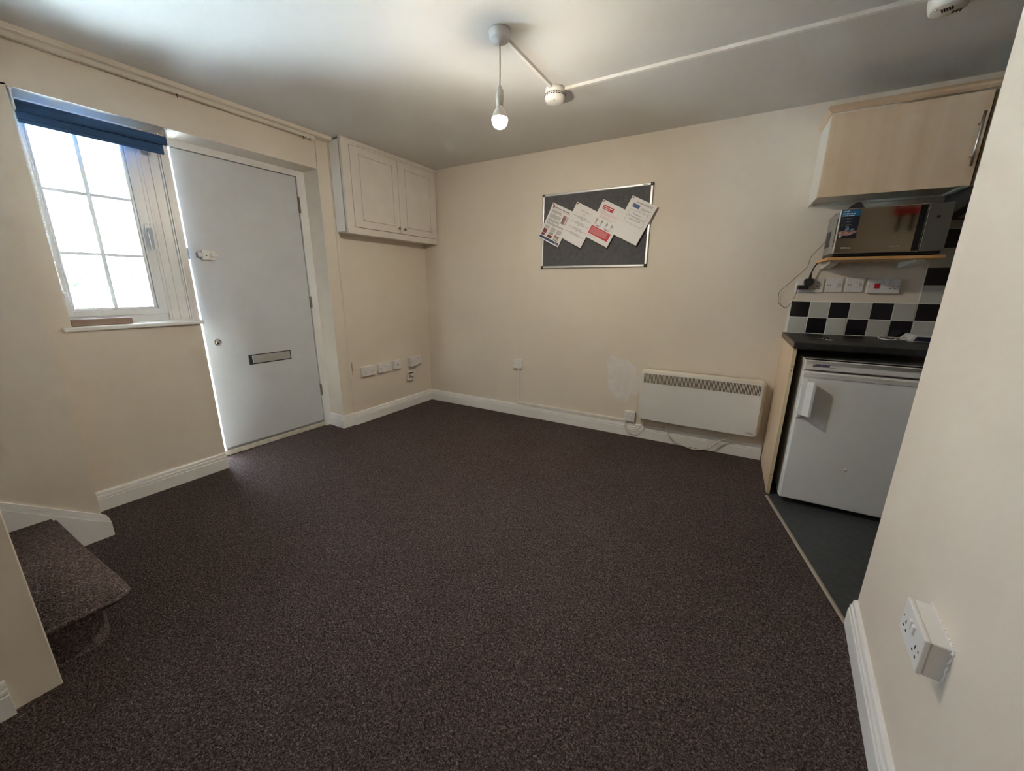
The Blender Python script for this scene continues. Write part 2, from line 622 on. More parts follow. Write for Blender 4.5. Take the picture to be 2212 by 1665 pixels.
# ---- skirtings
SK = [(0, 0), (0.021, 0), (0.021, 0.070), (0.0195, 0.0725), (0.0135, 0.0735), (0.0135, 0.0765), (0.0185, 0.0775), (0.0175, 0.088), (0.0155, 0.0915),
      (0.0095, 0.0925), (0.0095, 0.0955), (0.0135, 0.0965), (0.0115, 0.107), (0.008, 0.1125), (0.0, 0.114)]


def skirting(name, path, side, label):
    m = MB()
    m.sweep(path, SK, side)
    return tag(m.build(name, GLOSS), label, 'skirting board', kind='structure')


skirting('baseboard_back', [WB(0.0, 0)[:2], WB(3.178, 0)[:2]], -1, 'white moulded skirting under the noticeboard and heater')
skirting('baseboard_left', [(-0.215, -1.115), (0, -1.115), (0, -1.016), (0.018, -1.003), (0.0, 0.0)], -1, 'white moulded skirting between the front door and the corner')
skirting('baseboard_window', [(0.0285, -2.75), (0.012, -2.047)], -1, 'white moulded skirting under the window')
skirting('baseboard_right', [WR(0.0)[:2], WR(3.1)[:2]], -1, 'white moulded skirting below the double socket')
skirting('baseboard_partition', [(1.29, -3.125), (1.29, -4.5)], 1, 'white moulded skirting at the foot of the stair partition')
st = MB()
SL = 0.764
st.prism([(-2.704, 0), (-2.704, 0.074), (-2.745, 0.100), (-4.2, 0.100 + 1.455 * SL), (-4.2, 0)], 0.37, 0.391, 'x')
st.prism([(-2.704, 0.0745), (-2.707, 0.093), (-2.742, 0.113), (-4.2, 0.113 + 1.458 * SL), (-4.2, 0.100 + 1.455 * SL), (-2.745, 0.100), (-2.74, 0.0745)], 0.37, 0.3875, 'x')
st.prism([(-2.707, 0.0935), (-2.713, 0.111), (-2.738, 0.131), (-4.2, 0.131 + 1.462 * SL), (-4.2, 0.115 + 1.458 * SL), (-2.742, 0.115)], 0.37, 0.3825, 'x')
tag(st.build('trim_2', GLOSS), 'white string board rising along the stair wall', 'skirting board', kind='structure')

# filler patch on the back wall
pm = MB()
random.seed(11)
ring = []
NR = 40
for lev, (rr, dd) in enumerate(((1.0, 0.0004), (0.93, 0.0018), (0.72, 0.0026), (0.60, 0.0030), (0.55, 0.0016), (0.5, 0.0026), (0.0, 0.0030))):
    rg = []
    for k in range(NR if rr > 0 else 1):
        a = 2 * PI * k / NR
        w = 1 + 0.10 * math.sin(3 * a + 1) + 0.07 * math.sin(5 * a + 2.2) + 0.05 * math.sin(9 * a) + (0.05 * random.uniform(-1, 1) if lev < 2 else 0.01 * random.uniform(-1, 1))
        rg.append(pm.bm.verts.new((2.115 + 0.145 * rr * w * math.cos(a) + 0.01 * (1 - rr), -dd, 0.485 + 0.185 * rr * w * math.sin(a) - 0.03 * math.cos(a) * rr)))
    ring.append(rg)
for A_, B_ in zip(ring[:-1], ring[1:]):
    for k in range(NR):
        if len(B_) == 1:
            pm.bm.faces.new((A_[k], A_[(k + 1) % NR], B_[0]))
        else:
            pm.bm.faces.new((A_[k], A_[(k + 1) % NR], B_[(k + 1) % NR], B_[k]))
bmesh.ops.recalc_face_normals(pm.bm, faces=pm.bm.faces[:])
pm.build('filler_patch', PATCH, wall_back, 'rough white filler patch left unpainted beside the heater')

# ------------------------------------------------------------------ front door
dr = thing('door_1', 'flat pale grey-white front door with letter flap', 'door', WA(1.178, -0.2, 0), RA, kind='structure')
# local x: 0 at the hinge side, negative towards the lock; y>0 behind
DW = 0.783
leaf = MB()
leaf.box(-DW, -0.004, 0.0, 0.044, 0.055, 2.058, 0.002)
leaf = leaf.build('door_leaf', DOORPAINT, dr)
fr = MB()
fr.prism([(0.001, 0.0), (0.001, 2.062), (-DW - 0.02, 2.062), (-DW - 0.02, 2.125), (0.070, 2.125), (0.070, 0.0)], -0.012, 0.075, 'y')
fr.box(-DW - 0.02, 0.07, 0.044, 0.085, 2.035, 2.125)
fr.box(-0.022, 0.07, 0.044, 0.085, 0.0, 2.1)
fr.build('door_frame', GLOSS, dr)
th = MB()
th.box(-DW - 0.025, 0.003, -0.005, 0.10, 0.0, 0.040, 0.004)
th.build('threshold', SILLDIRT, dr, 'scuffed cream timber threshold')
wbd = MB()
wbd.box(-DW + 0.005, -0.004, -0.003, 0.05, 0.040, 0.053)
wbd.build('weather_bar', mat('grey_weather_bar', (0.27, 0.27, 0.26), 0.5, 0.3), dr, 'grey metal weather strip under the door')
for zc, hh in ((1.856, 0.118), (1.103, 0.092), (0.34, 0.10)):
    hg = MB()
    hg.box(-0.006, 0.008, -0.0135, -0.001, zc - hh / 2, zc + hh / 2, 0.001)
    for k in range(5):
        hg.lathe([(0.0, 0), (0.006, 0), (0.006, hh / 5 * 0.9), (0, hh / 5 * 0.9)], 10, 'z', (0.0, -0.011, zc - hh / 2 + k * hh / 5))
    hg.build('hinge', BRASSY, dr, 'dull metal butt hinge')
lk = MB()
lk.box(-0.718, -0.672, -0.028, 0.0, 1.400, 1.462, 0.003)
lk.box(-0.672, -0.640, -0.020, 0.0, 1.398, 1.464, 0.004)
lk = lk.build('night_latch', PLASTIC2, dr, 'ivory rim night latch')
lk2 = MB()
lk2.lathe([(0.0, 0), (0.004, 0), (0.004, 0.002), (0, 0.002)], 10, 'y', (-0.697, -0.027, 1.428))
lk2.build('latch_hole', DARK, lk)
lk3 = MB()
lk3.box(-0.676, -0.632, -0.040, -0.020, 1.419, 1.441, 0.006, 2)
lk3.build('latch_knob', PLASTIC, lk)
lk4 = MB()
lk4.box(-0.742, -0.718, -0.024, -0.004, 1.417, 1.447, 0.001)
lk4.build('latch_bolt', mat('latch_grey', (0.33, 0.33, 0.34), 0.35, 0.8), lk)
kp = MB()
kp.box(-0.826, -0.793, -0.035, -0.013, 1.398, 1.466, 0.002)
kp.build('latch_keep', mat('keep_blue_steel', (0.20, 0.29, 0.42), 0.4, 0.5), dr, 'blue-grey steel keep on the door post')
cy = MB()
cy.lathe([(0, -0.002), (0.024, -0.002), (0.025, 0.003), (0.022, 0.006), (0.019, 0.003), (0.012, 0.004), (0.010, 0.007), (0.0, 0.008)], 28, 'y', (-0.715, 0, 0.842))
cyo = cy.build('lock_cylinder', CHROME, dr, 'round chrome lock rose')
cs = MB()
cs.box(-0.717, -0.713, -0.0095, -0.006, 0.834, 0.850)
cs.build('keyhole', DARK, cyo)
lf = MB()
lf.box(-0.535, -0.219, -0.006, 0.001, 0.651, 0.725, 0.003)
lfo = lf.build('letter_flap_surround', mat('black_letter_frame', (0.02, 0.025, 0.035), 0.4), dr, 'black frame of the letter flap')
lf2 = MB()
lf2.box(-0.512, -0.229, -0.0115, -0.004, 0.6585, 0.719, 0.003)
lf2.build('letter_flap', mat('satin_flap', (0.48, 0.485, 0.47), 0.4, 0.5), lfo, 'satin silver letter flap')

# ------------------------------------------------------------------ window in the recess
wn = thing('window_1', 'small white six-pane casement window beside the front door', 'window', WA(2.58, -0.14, 0), RA, kind='structure')
# local x = 2.58 - v
W_ = 0.438
fo = MB()
fo.prism([(-0.03, 1.02), (W_, 1.02), (W_, 2.115), (-0.03, 2.115)], 0.02, 0.08, 'y')
bmesh.ops.delete(fo.bm, geom=fo.bm.faces[:], context='FACES')
fo = MB()
fo.box(-0.03, 0.0, 0.01, 0.08, 1.02, 2.115)
fo.box(0.0, W_ + 0.005, 0.01, 0.08, 1.02, 1.060)
fo.box(0.0, W_ + 0.005, 0.01, 0.08, 2.03, 2.115)
fo.box(W_ - 0.002, W_ + 0.012, 0.0, 0.08, 1.02, 2.115)
fo.build('outer_frame', UPVC, wn)


def ring_frame(m, x0, x1, z0, z1, w, y0, y1, bev):
    m.box(x0, x0 + w[0], y0, y1, z0, z1, bev)
    m.box(x1 - w[1], x1, y0, y1, z0, z1, bev)
    m.box(x0 + w[0] * .9, x1 - w[1] * .9, y0, y1, z0, z0 + w[2], bev)
    m.box(x0 + w[0] * .9, x1 - w[1] * .9, y0, y1, z1 - w[3], z1, bev)


cf = MB()
ring_frame(cf, 0.0, W_ - 0.002, 1.060, 2.035, (0.030, 0.045, 0.034, 0.03), 0.0, 0.06, 0.003)
cfo = cf.build('casement', UPVC, wn)
gb = MB()
ring_frame(gb, 0.028, W_ - 0.045, 1.090, 2.008, (0.013, 0.019, 0.016, 0.012), 0.012, 0.045, 0.006)
gb.build('glazing_bead', UPVC, cfo)
XM = 0.205
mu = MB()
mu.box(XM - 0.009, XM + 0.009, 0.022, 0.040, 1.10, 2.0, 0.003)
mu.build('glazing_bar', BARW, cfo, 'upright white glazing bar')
ZB = (1.105, 1.398, 1.709, 1.998)
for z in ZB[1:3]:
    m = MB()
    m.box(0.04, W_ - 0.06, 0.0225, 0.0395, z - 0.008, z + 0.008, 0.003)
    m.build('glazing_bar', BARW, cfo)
for i in range(3):
    for x0, x1 in ((0.036, XM - 0.007), (XM + 0.007, W_ - 0.058)):
        m = MB()
        m.box(x0, x1, 0.029, 0.033, ZB[i] - 0.008 if i == 0 else ZB[i] + 0.006, ZB[i + 1] + (0.008 if i == 2 else -0.006))
        m.build('pane', GLASS, cfo)
hd = MB()
hd.box(0.404, 0.428, -0.012, 0.001, 1.525, 1.585, 0.003)
hdo = hd.build('window_handle', UPVC, wn, 'white window fastener')
hd2 = MB()
hd2.box(0.402, 0.430, -0.034, -0.010, 1.540, 1.560, 0.004)
hd2.prism([(0.407, 1.552), (0.428, 1.552), (0.424, 1.442), (0.411, 1.442)], -0.036, -0.024, 'y')
hd2.build('handle_lever', mat('grey_lever', (0.42, 0.46, 0.52), 0.4), hdo)
# timber post between window and door, with its beads
post = MB()
post.box(W_ + 0.010, 0.596, 0.012, 0.11, 0.99, 2.115, 0.002)
post.build('mullion_post', GLOSS, wn, 'white timber post between window and door')
for x, w, y0 in ((W_ + 0.012, 0.012, -0.004), (0.492, 0.006, 0.008), (0.540, 0.008, 0.002), (0.549, 0.010, -0.004)):
    m = MB()
    m.box(x, x + w, y0, 0.02, 1.018, 2.112, 0.002)
    m.build('bead', GLOSS, wn)
sl = MB()
sl.box(-0.05, 0.552, -0.178, 0.03, 0.997, 1.020, 0.006, 2)
sl.build('window_sill', GLOSS, wn, 'narrow white sill board')

# roller blind
rb = thing('roller_blind', 'rolled-up navy blue blind at the top of the window', 'blind', WA(2.58, -0.03, 2.04), RA)
m = MB()
m.lathe([(0, 0), (0.0225, 0), (0.0225, 0.548), (0, 0.548)], 24, 'x', (0, 0, 0))
m.build('fabric_roll', BLIND, rb)
m = MB()
m.box(0.0, 0.540, 0.0195, 0.0220, -0.062, 0.004)
m.box(0.0, 0.540, 0.0165, 0.0255, -0.070, -0.052, 0.003)
m.build('fabric_drop', BLIND, rb)
for x in (-0.006, 0.549):
    m = MB()
    m.box(x, x + 0.006, -0.022, 0.022, -0.026, 0.064, 0.001)
    m.box(x - 0.004, x + 0.010, -0.020, 0.030, 0.055, 0.064)
    m.build('bracket', UPVC, rb)
m = MB()
random.seed(5)
for k in range(110):
    z = -0.03 - k * 0.0075
    for s in (0, 1):
        t = bmesh.new()
        bmesh.ops.create_icosphere(t, subdivisions=1, radius=0.0024)
        m.merge(t, Matrix.Translation((-0.005 + 0.004 * math.sin(k * .05), -0.012 + 0.02 * s, z)))
ch = m.build('bead_chain', UPVC, rb, 'white beaded pull chain')
ch['kind'] = 'stuff'
m = MB()
m.box(-0.012, 0.002, -0.018, 0.014, -0.875, -0.845, 0.004)
m.build('chain_clip', UPVC, rb)

tb = MB()
tb.box(-0.12, 0.122, -0.035, 0.02, 0, 0.036, 0.004)
tbo = tb.build('timber_offcut', WOODBLK)
tbo.location = WA(2.474, -0.045, 1.0195)
tbo.rotation_euler = (0, 0, RA)
tag(tbo, 'flat brown timber offcut lying on the window sill', 'wood block')

# curtain batten and track on the door wall
cb = MB()
cb.box(0.0, 0.088, -2.74, -1.025, 2.306, H + 0.002, 0.003)
tag(cb.build('trim_3', CREAM), 'cream batten along the top of the door wall', 'batten', kind='structure')
ct = thing('curtain_track', 'empty white curtain track fixed below the batten over the door', 'curtain track', WA(1.14, 0.045, 2.285), RA)
m = MB()
m.prism([(-0.009, 0.022), (0.009, 0.022), (0.009, 0.0), (0.003, 0.0), (0.003, 0.006), (-0.003, 0.006), (-0.003, 0.0), (-0.009, 0.0)], -1.56, 0.0, 'x')
m.build('rail', mat('yellowed_track', (0.66, 0.63, 0.54), 0.45), ct)
for x in (-0.018, -0.06):
    m = MB()
    m.box(x - 0.006, x + 0.006, -0.012, 0.012, -0.006, 0.0235, 0.002)
    m.build('end_stop', PLASTIC, ct)
for x in (-0.085, -0.82):
    m = MB()
    m.lathe([(0, 0.0), (0.002, 0.0), (0.002, 0.012), (0.004, 0.014), (0.004, 0.022), (0, 0.022)], 8, 'z', (x, 0, -0.018))
    m.build('glider_hook', BLACKP, ct)

# ------------------------------------------------------------------ meter cupboard high on the door wall
cu = thing('wall_cupboard', 'cream-white painted two-door cupboard high in the room corner', 'cupboard', WA(1.017, 0, 0), RA)
# local x = 1.017 - v, y = -d
m = MB()
m.box(0.027, 1.03, -0.155, 0.0, 1.655, H - 0.001)
m.build('carcass', CABPAINT, cu)
m = MB()
ring_frame(m, 0.0, 1.015, 1.645, 2.312, (0.066, 0.022, 0.050, 0.020), -0.178, -0.150, 0.002)
m.build('face_frame', CABPAINT, cu)
m = MB()
m.prism([(-0.150, 2.300), (-0.186, 2.304), (-0.190, 2.314), (-0.183, H - 0.001), (-0.150, H - 0.001)], -0.004, 1.016, 'x')
m.build('cornice', CABPAINT, cu)
m = MB()
m.box(0.004, 0.030, -0.135, -0.02, 1.66, H - 0.01, 0.003)
m.build('side_batten', GLOSS, cu, 'white batten on the cupboard side')
for x0, x1, kx, hs in ((0.069, 0.5385, 0.517, -1), (0.5425, 0.990, 0.583, 1)):
    m = MB()
    m.box(x0, x1, -0.180, -0.158, 1.698, 2.290, 0.002)
    do = m.build('cupboard_door', CABPAINT, cu)
    px0, px1, pz0, pz1 = x0 + 0.085, x1 - 0.058, 1.762, 2.238
    m = MB()
    # raised moulding around a sunken panel
    for a, b in (((px0, pz0), (px1, pz0)), ((px1, pz0), (px1, pz1)), ((px1, pz1), (px0, pz1)), ((px0, pz1), (px0, pz0))):
        if a[1] == b[1]:
            m.box(min(a[0], b[0]) - 0.009, max(a[0], b[0]) + 0.009, -0.190, -0.179, a[1] - 0.009, a[1] + 0.009, 0.005, 2)
        else:
            m.box(a[0] - 0.009, a[0] + 0.009, -0.190, -0.179, min(a[1], b[1]) - 0.009, max(a[1], b[1]) + 0.009, 0.005, 2)
    m.build('panel_moulding', CABPAINT, do)
    m = MB()
    m.lathe([(0.0, -0.002), (0.005, 0), (0.005, 0.010), (0.011, 0.014), (0.012, 0.019), (0.008, 0.024), (0, 0.025)], 16, 'y', (kx, -0.179, 1.738))
    m.build('knob', mat('pewter_knob', (0.30, 0.28, 0.28), 0.35, 0.9), do, 'small pewter knob')
    hx = x0 if hs < 0 else x1
    for zc in (1.78, 2.19):
        m = MB()
        m.lathe([(0, 0), (0.004, 0), (0.004, 0.05), (0, 0.05)], 8, 'z', (hx, -0.181, zc - 0.025))
        m.build('hinge', CABPAINT, do)

# ------------------------------------------------------------------ wiring accessories


def pinset(m, x, z, y, s=1.0):
    m.box(x - 0.002 * s, x + 0.002 * s, y - 0.0006, y + 0.002, z + 0.006 * s, z + 0.014 * s)
    for dx in (-0.011, 0.011):
        m.box(x + dx * s - 0.0035 * s, x + dx * s + 0.0035 * s, y - 0.0006, y + 0.002, z - 0.008 * s, z - 0.004 * s)


def plate(name, label, cat, loc, rz, w, h, dep, kind, group=None, pm_=PLASTIC):
    """wiring plate centred on loc, surface box behind it."""
    t = thing(name, label, cat, loc, rz, group)
    if dep > 0.015:
        m = MB()
        m.box(-w / 2 + 0.001, w / 2 - 0.001, -dep + 0.010, 0.002, -h / 2 + 0.001, h / 2 - 0.001, 0.002)
        m.build('back_box', pm_, t)
    m = MB()
    m.box(-w / 2, w / 2, -dep, -dep + 0.0095 if dep > 0.015 else 0.001, -h / 2, h / 2, 0.0025, 2)
    m.build('face_plate', pm_, t)
    y = -dep

    def screw(x):
        sc = MB()
        sc.lathe([(0, 0), (0.003, 0), (0.003, 0.0008), (0, 0.001)], 10, 'y', (x, y, 0.0))
        sc.build('screw', BRASSY, t)

    def rocker(x0, x1, z0, z1):
        r = MB()
        r.box(x0, x1, y - 0.0045, y + 0.002, z0, z1, 0.0015)
        r.build('rocker', pm_, t)

    def outlet(x, z):
        hl = MB()
        pinset(hl, x, z, y)
        hl.build('outlet_holes', DARK, t)

    if kind == 'double':
        for x in (-0.040, 0.040):
            outlet(x, -0.014)
        for x in (-0.0095, 0.0095):
            rocker(x - 0.0065, x + 0.0065, 0.004, 0.026)
        for x in (-0.0605, 0.0605):
            screw(x)
    elif kind == 'blank':
        for x in (-0.030, 0.030):
            screw(x)
    elif kind == 'aerial':
        hl = MB()
        hl.lathe([(0.0075, 0), (0.0075, 0.003), (0.005, 0.003), (0.005, 0.0005), (0, 0.0005)], 14, 'y', (0, y, 0.0))
        hl.build('aerial_hole', DARK, t)
        for x in (-0.030, 0.030):
            screw(x)
    elif kind == 'spur':
        rocker(0.003, 0.022, -0.014, 0.014)
        hl = MB()
        hl.box(-0.0205, -0.0185, y - 0.0006, y + 0.001, -0.006, 0.006)
        hl.build('fuse_slot', DARK, t)
        for x in (-0.031, 0.031):
            screw(x)
    elif kind == 'cooker':
        r = MB()
        r.box(-0.044, -0.020, y - 0.006, y + 0.002, -0.014, 0.016, 0.002)
        r.build('cooker_rocker', mat('red_rocker', (0.55, 0.02, 0.05), 0.35), t, 'red cooker isolator rocker')
        rocker(0.010, 0.024, 0.012, 0.034)
        outlet(0.043, -0.010)
        for x in (-0.066, 0.066):
            screw(x)
    return t


def wa_d(v):
    return 0.018 * max(0, min(1, v))


plate('double_socket', 'white double wall socket nearest the front door', 'socket', WA(0.842, wa_d(.842), 0.478), RA, 0.147, 0.087, 0.033, 'double')
plate('double_socket', 'white double wall socket next to the aerial outlet', 'socket', WA(0.654, wa_d(.654), 0.478), RA, 0.147, 0.087, 0.033, 'double')
plate('aerial_socket', 'single white aerial outlet with one dark hole', 'socket', WA(0.494, wa_d(.494), 0.480), RA, 0.087, 0.087, 0.033, 'aerial')
plate('junction_box', 'deep white blank box above the phone point', 'junction box', WA(0.292, wa_d(.29), 0.478), RA, 0.092, 0.092, 0.052, 'blank')
jb = thing('cable_box', 'small white cable box touching the deeper blank box', 'junction box', WA(0.205, wa_d(.2), 0.478), RA)
m = MB()
m.box(-0.040, 0.040, -0.030, 0.002, -0.040, 0.042, 0.003)
m.build('body', PLASTIC, jb)
m = MB()
m.box(-0.036, 0.036, -0.031, -0.029, 0.026, 0.029)
m.build('lid_seam', INKL, jb)
ph = thing('phone_socket', 'open white phone point with a dark wire across it', 'socket', WA(0.322, wa_d(.32), 0.330), RA)
m = MB()
m.box(-0.040, 0.040, -0.026, 0.002, -0.050, 0.050, 0.004)
m.build('body', PLASTIC2, ph)
m = MB()
m.box(-0.030, 0.034, -0.028, -0.025, 0.026, 0.036)
m.box(-0.030, -0.022, -0.028, -0.025, 0.010, 0.036)
m.build('slot', DARK, ph)
m = MB()
m.tube([(-0.010, -0.027, 0.012), (-0.008, -0.033, 0.0), (0.004, -0.034, -0.010), (0.020, -0.032, -0.014), (0.034, -0.028, -0.013)], 0.003, 6)
m.build('wire', RUBBER, ph)
m = MB()
m.box(-0.024, -0.004, -0.030, -0.024, -0.022, 0.006, 0.002)
m.box(0.012, 0.030, -0.030, -0.024, -0.034, -0.022, 0.002)
m.build('terminal_block', INKL, ph)

# fused blank plate and trunking on the back wall
plate('outlet_plate', 'square white blank outlet plate at the top of the upright trunking', 'outlet', WB(1.115, 0, 0.520), TB, 0.087, 0.087, 0.028, 'blank')
tr = thing('cable_trunking', 'white mini trunking dropping to the skirting and running to the heater switch', 'trunking', WB(1.12, 0, 0.1), TB)
m = MB()
m.box(-0.015, 0.015, -0.016, 0.001, 0.012, 0.378, 0.002)
m.build('upright_trunk', TRUNK, tr)
m = MB()
m.box(0.012, 1.05, -0.016, 0.001, 0.014, 0.040, 0.002)
m.build('level_trunk', TRUNK, tr)
plate('heater_switch', 'white switched spur box just above the skirting by the heater', 'switch', WB(2.208, 0, 0.178), TB, 0.087, 0.087, 0.035, 'spur')

# right-hand double socket on a deep surface box
so = plate('double_socket', 'white double socket on a deep surface box beside the kitchen opening', 'socket', WR(0.6255, 0, 0.489), TR, 0.147, 0.086, 0.042, 'double')
m = MB()
random.seed(9)
for k in range(40):
    u = -0.076 + 0.152 * k / 39
    m.box(u - 0.003, u + 0.003, -0.0015 - random.uniform(0, .002), 0.001, 0.0415, 0.0445 + random.uniform(0, .003))
for k in range(24):
    z = -0.044 + 0.088 * k / 23
    m.box(0.072, 0.0755 + random.uniform(0, .004), -0.0015 - random.uniform(0, .0025), 0.001, z - 0.003, z + 0.003)
m.build('sealant', GLOSS, so, 'ragged white sealant round the socket box')

# ------------------------------------------------------------------ noticeboard and papers
nb = thing('noticeboard', 'charcoal felt noticeboard with an aluminium frame', 'noticeboard', WB(1.334, 0, 1.40), TB)
BW, BH = 0.898, 0.594
m = MB()
m.box(0.012, BW - 0.012, -0.011, 0.0, 0.012, BH - 0.012)
m.build('felt_panel', FELT, nb)
for x0, x1, z0, z1 in ((0.016, BW - 0.016, 0, 0.018), (0.016, BW - 0.016, BH - 0.018, BH), (0, 0.018, 0.016, BH - 0.016), (BW - 0.018, BW, 0.016, BH - 0.016)):
    m = MB()
    m.box(x0, x1, -0.017, 0.001, z0, z1, 0.004, 2)
    m.build('frame_rail', ALU, nb)
for x in (0.010, BW - 0.010):
    for z in (0.010, BH - 0.010):
        m = MB()
        m.box(x - 0.0115, x + 0.0115, -0.019, 0.001, z - 0.0115, z + 0.0115, 0.005, 2)
        c_ = m.build('corner_cap', BLACKP, nb)
        m = MB()
        m.lathe([(0, 0), (0.003, 0), (0.003, 0.001), (0, 0.0015)], 10, 'y', (x, -0.0185, z))
        m.build('screw', STEEL, c_)
scribble('maker_mark', (7,), 0.010, INK, nb, (BW - 0.075, -0.0176, BH - 0.013), 0.034)

A4W, A4H = 0.210, 0.297


class Sheet:
    def __init__(self, label, u, z, ang, y, pages=1):
        self.r = thing('paper_notice', label, 'paper', WB(u, 0, z), TB, 'notices pinned to the noticeboard')
        self.r.rotation_euler = (0, ang, TB)
        for k in range(pages):
            m = MB()
            off = k * 0.004
            yy = y + k * 0.0007
            # slight curl towards the free bottom corner
            N = 16
            rows = []
            for j in range(N + 1):
                s = j / N
                lift = -0.008 * s * s
                rows.append([m.bm.verts.new((x + off * s, -yy + lift * (1.15 if x > 0 else 0.85) - 0.0, -s * A4H - off * 0.5)) for x in (0, A4W)])
            for a, b in zip(rows[:-1], rows[1:]):
                m.bm.faces.new((a[0], b[0], b[1], a[1]))
            t = bmesh.ops.extrude_face_region(m.bm, geom=m.bm.faces[:])
            for v in [g for g in t['geom'] if isinstance(g, bmesh.types.BMVert)]:
                v.co.y += 0.0004
            bmesh.ops.recalc_face_normals(m.bm, faces=m.bm.faces[:])
            m.build('page', PAPER, self.r)
        self.y = y

    def yat(self, z, x=0.1):
        s = -z / A4H
        return -self.y - 0.008 * s * s * (0.85 + 0.30 * x / A4W) - 0.0006

    def bars(self, name, rects, mt, label=None):
        m = MB()
        for x0, x1, z0, z1 in rects:
            k = max(1, int(abs(z1 - z0) / 0.006))
            rows = [[m.bm.verts.new((x, self.yat(z0 + (z1 - z0) * j / k, x) - 0.0004, z0 + (z1 - z0) * j / k)) for x in (x0, x1)] for j in range(k + 1)]
            for a, b in zip(rows[:-1], rows[1:]):
                m.bm.faces.new((a[0], a[1], b[1], b[0]))
        bmesh.ops.recalc_face_normals(m.bm, faces=m.bm.faces[:])
        return m.build(name, mt, self.r, label)

    def words(self, s, size, mt, x, z, width=None, align='LEFT'):
        loc = (x, self.yat(z, x + 0.03) - 0.0012, z)
        if isinstance(s, tuple):
            o = scribble('small_print', s, size, mt, self.r, loc, width, align)
        else:
            o = text('lettering', s, size, mt, self.r, loc, width, align)
        th_ = math.atan(2 * 0.008 * (-z) / A4H ** 2)
        o.rotation_euler = (-th_, 0, 0)
        return o


def para(x0, x1, z, n, lh, gap=0.55, ragged=0.0, rs=1):
    random.seed(rs)
    return [(x0, x1 - random.uniform(0, ragged) - (0.4 * (x1 - x0) if i == n - 1 else 0), z - i * lh - lh * gap, z - i * lh) for i in range(n)]


ANG = math.radians(27)
s1 = Sheet('newsletter page with photos and a navy strip along its foot', 1.436, 1.927, math.radians(26.0), 0.019)
s1.bars('logo', [(0.016, 0.030, -0.036, -0.016)], MAROON)
s1.words((9, 5, 5, 9), 0.0115, INK, 0.034, -0.028, 0.150)
s1.bars('red_rule', [(0.034, 0.190, -0.0375, -0.0345)], INKP)
s1.bars('text_lines', para(0.018, 0.118, -0.048, 5, 0.0048, .5, .01, 2) + para(0.018, 0.128, -0.080, 7, 0.0048, .5, .008, 3) + para(0.018, 0.130, -0.120, 5, 0.0048, .5, .006, 4)
        + para(0.018, 0.192, -0.148, 4, 0.0048, .5, .008, 5) + para(0.018, 0.066, -0.176, 6, 0.0048, .5, .008, 6) + para(0.078, 0.126, -0.176, 8, 0.0048, .5, .006, 7) + para(0.138, 0.190, -0.176, 8, 0.0048, .5, .01, 8), INKL)
s1.bars('photo', [(0.138, 0.168, -0.122, -0.055)], mat('photo_mauve', (0.33, 0.20, 0.20), 0.6, var=0.5, vscale=60))
s1.bars('photo', [(0.172, 0.188, -0.120, -0.055)], mat('photo_pale', (0.58, 0.50, 0.50), 0.6, var=0.4, vscale=90))
s1.bars('photo', [(0.016, 0.052, -0.240, -0.206)], MAROON)
s1.bars('photo', [(0.014, 0.046, -0.262, -0.243)], MAROON)
s1.bars('photo', [(0.074, 0.118, -0.262, -0.240)], MAROON)
s1.bars('photo', [(0.078, 0.118, -0.234, -0.216)], mat('photo_grey', (0.40, 0.38, 0.37), 0.6, var=0.5, vscale=70))
s1.bars('photo', [(0.136, 0.182, -0.245, -0.222)], mat('photo_mixed', (0.34, 0.23, 0.20), 0.6, var=0.6, vscale=60))
s1.bars('photo', [(0.136, 0.182, -0.264, -0.248)], mat('photo_green', (0.46, 0.46, 0.36), 0.6, var=0.6, vscale=60))
s1.bars('navy_strip', [(0.008, 0.202, -0.286, -0.269)], NAVY, 'navy strip printed along the foot')
s1.words('Bristol', 0.012, PAPER, 0.160, -0.281, 0.034)
s1.bars('strip_text', [(0.030, 0.130, -0.2795, -0.2765)], MIDBLUE)

s2 = Sheet('plain notice with centred headings and small round bullets', 1.648, 1.913, math.radians(27.5), 0.0225)
tl = []
random.seed(21)
for zc, hw, hs in ((-0.040, 0.06, 0.3), (-0.085, 0.05, 0), (-0.130, 0.045, 0), (-0.175, 0.05, 0), (-0.216, 0.06, 0)):
    tl.append((0.105 - hw * 0.8, 0.105 + hw * 0.8, zc - 0.003, zc))
    if zc < -0.05:
        tl.append((0.020, 0.190, zc - 0.0105, zc - 0.0083))
        tl.append((0.060, 0.150, zc - 0.0170, zc - 0.0148))
s2.bars('text_lines', tl, INKL)
for zc in (-0.062, -0.107, -0.152, -0.197):
    m = MB()
    m.lathe([(0, 0), (0.0045, 0), (0.0045, 0.0004), (0, 0.0004)], 12, 'y', (0.105, s2.yat(zc) - 0.0002, zc))
    m.build('bullet', INKL, s2.r)

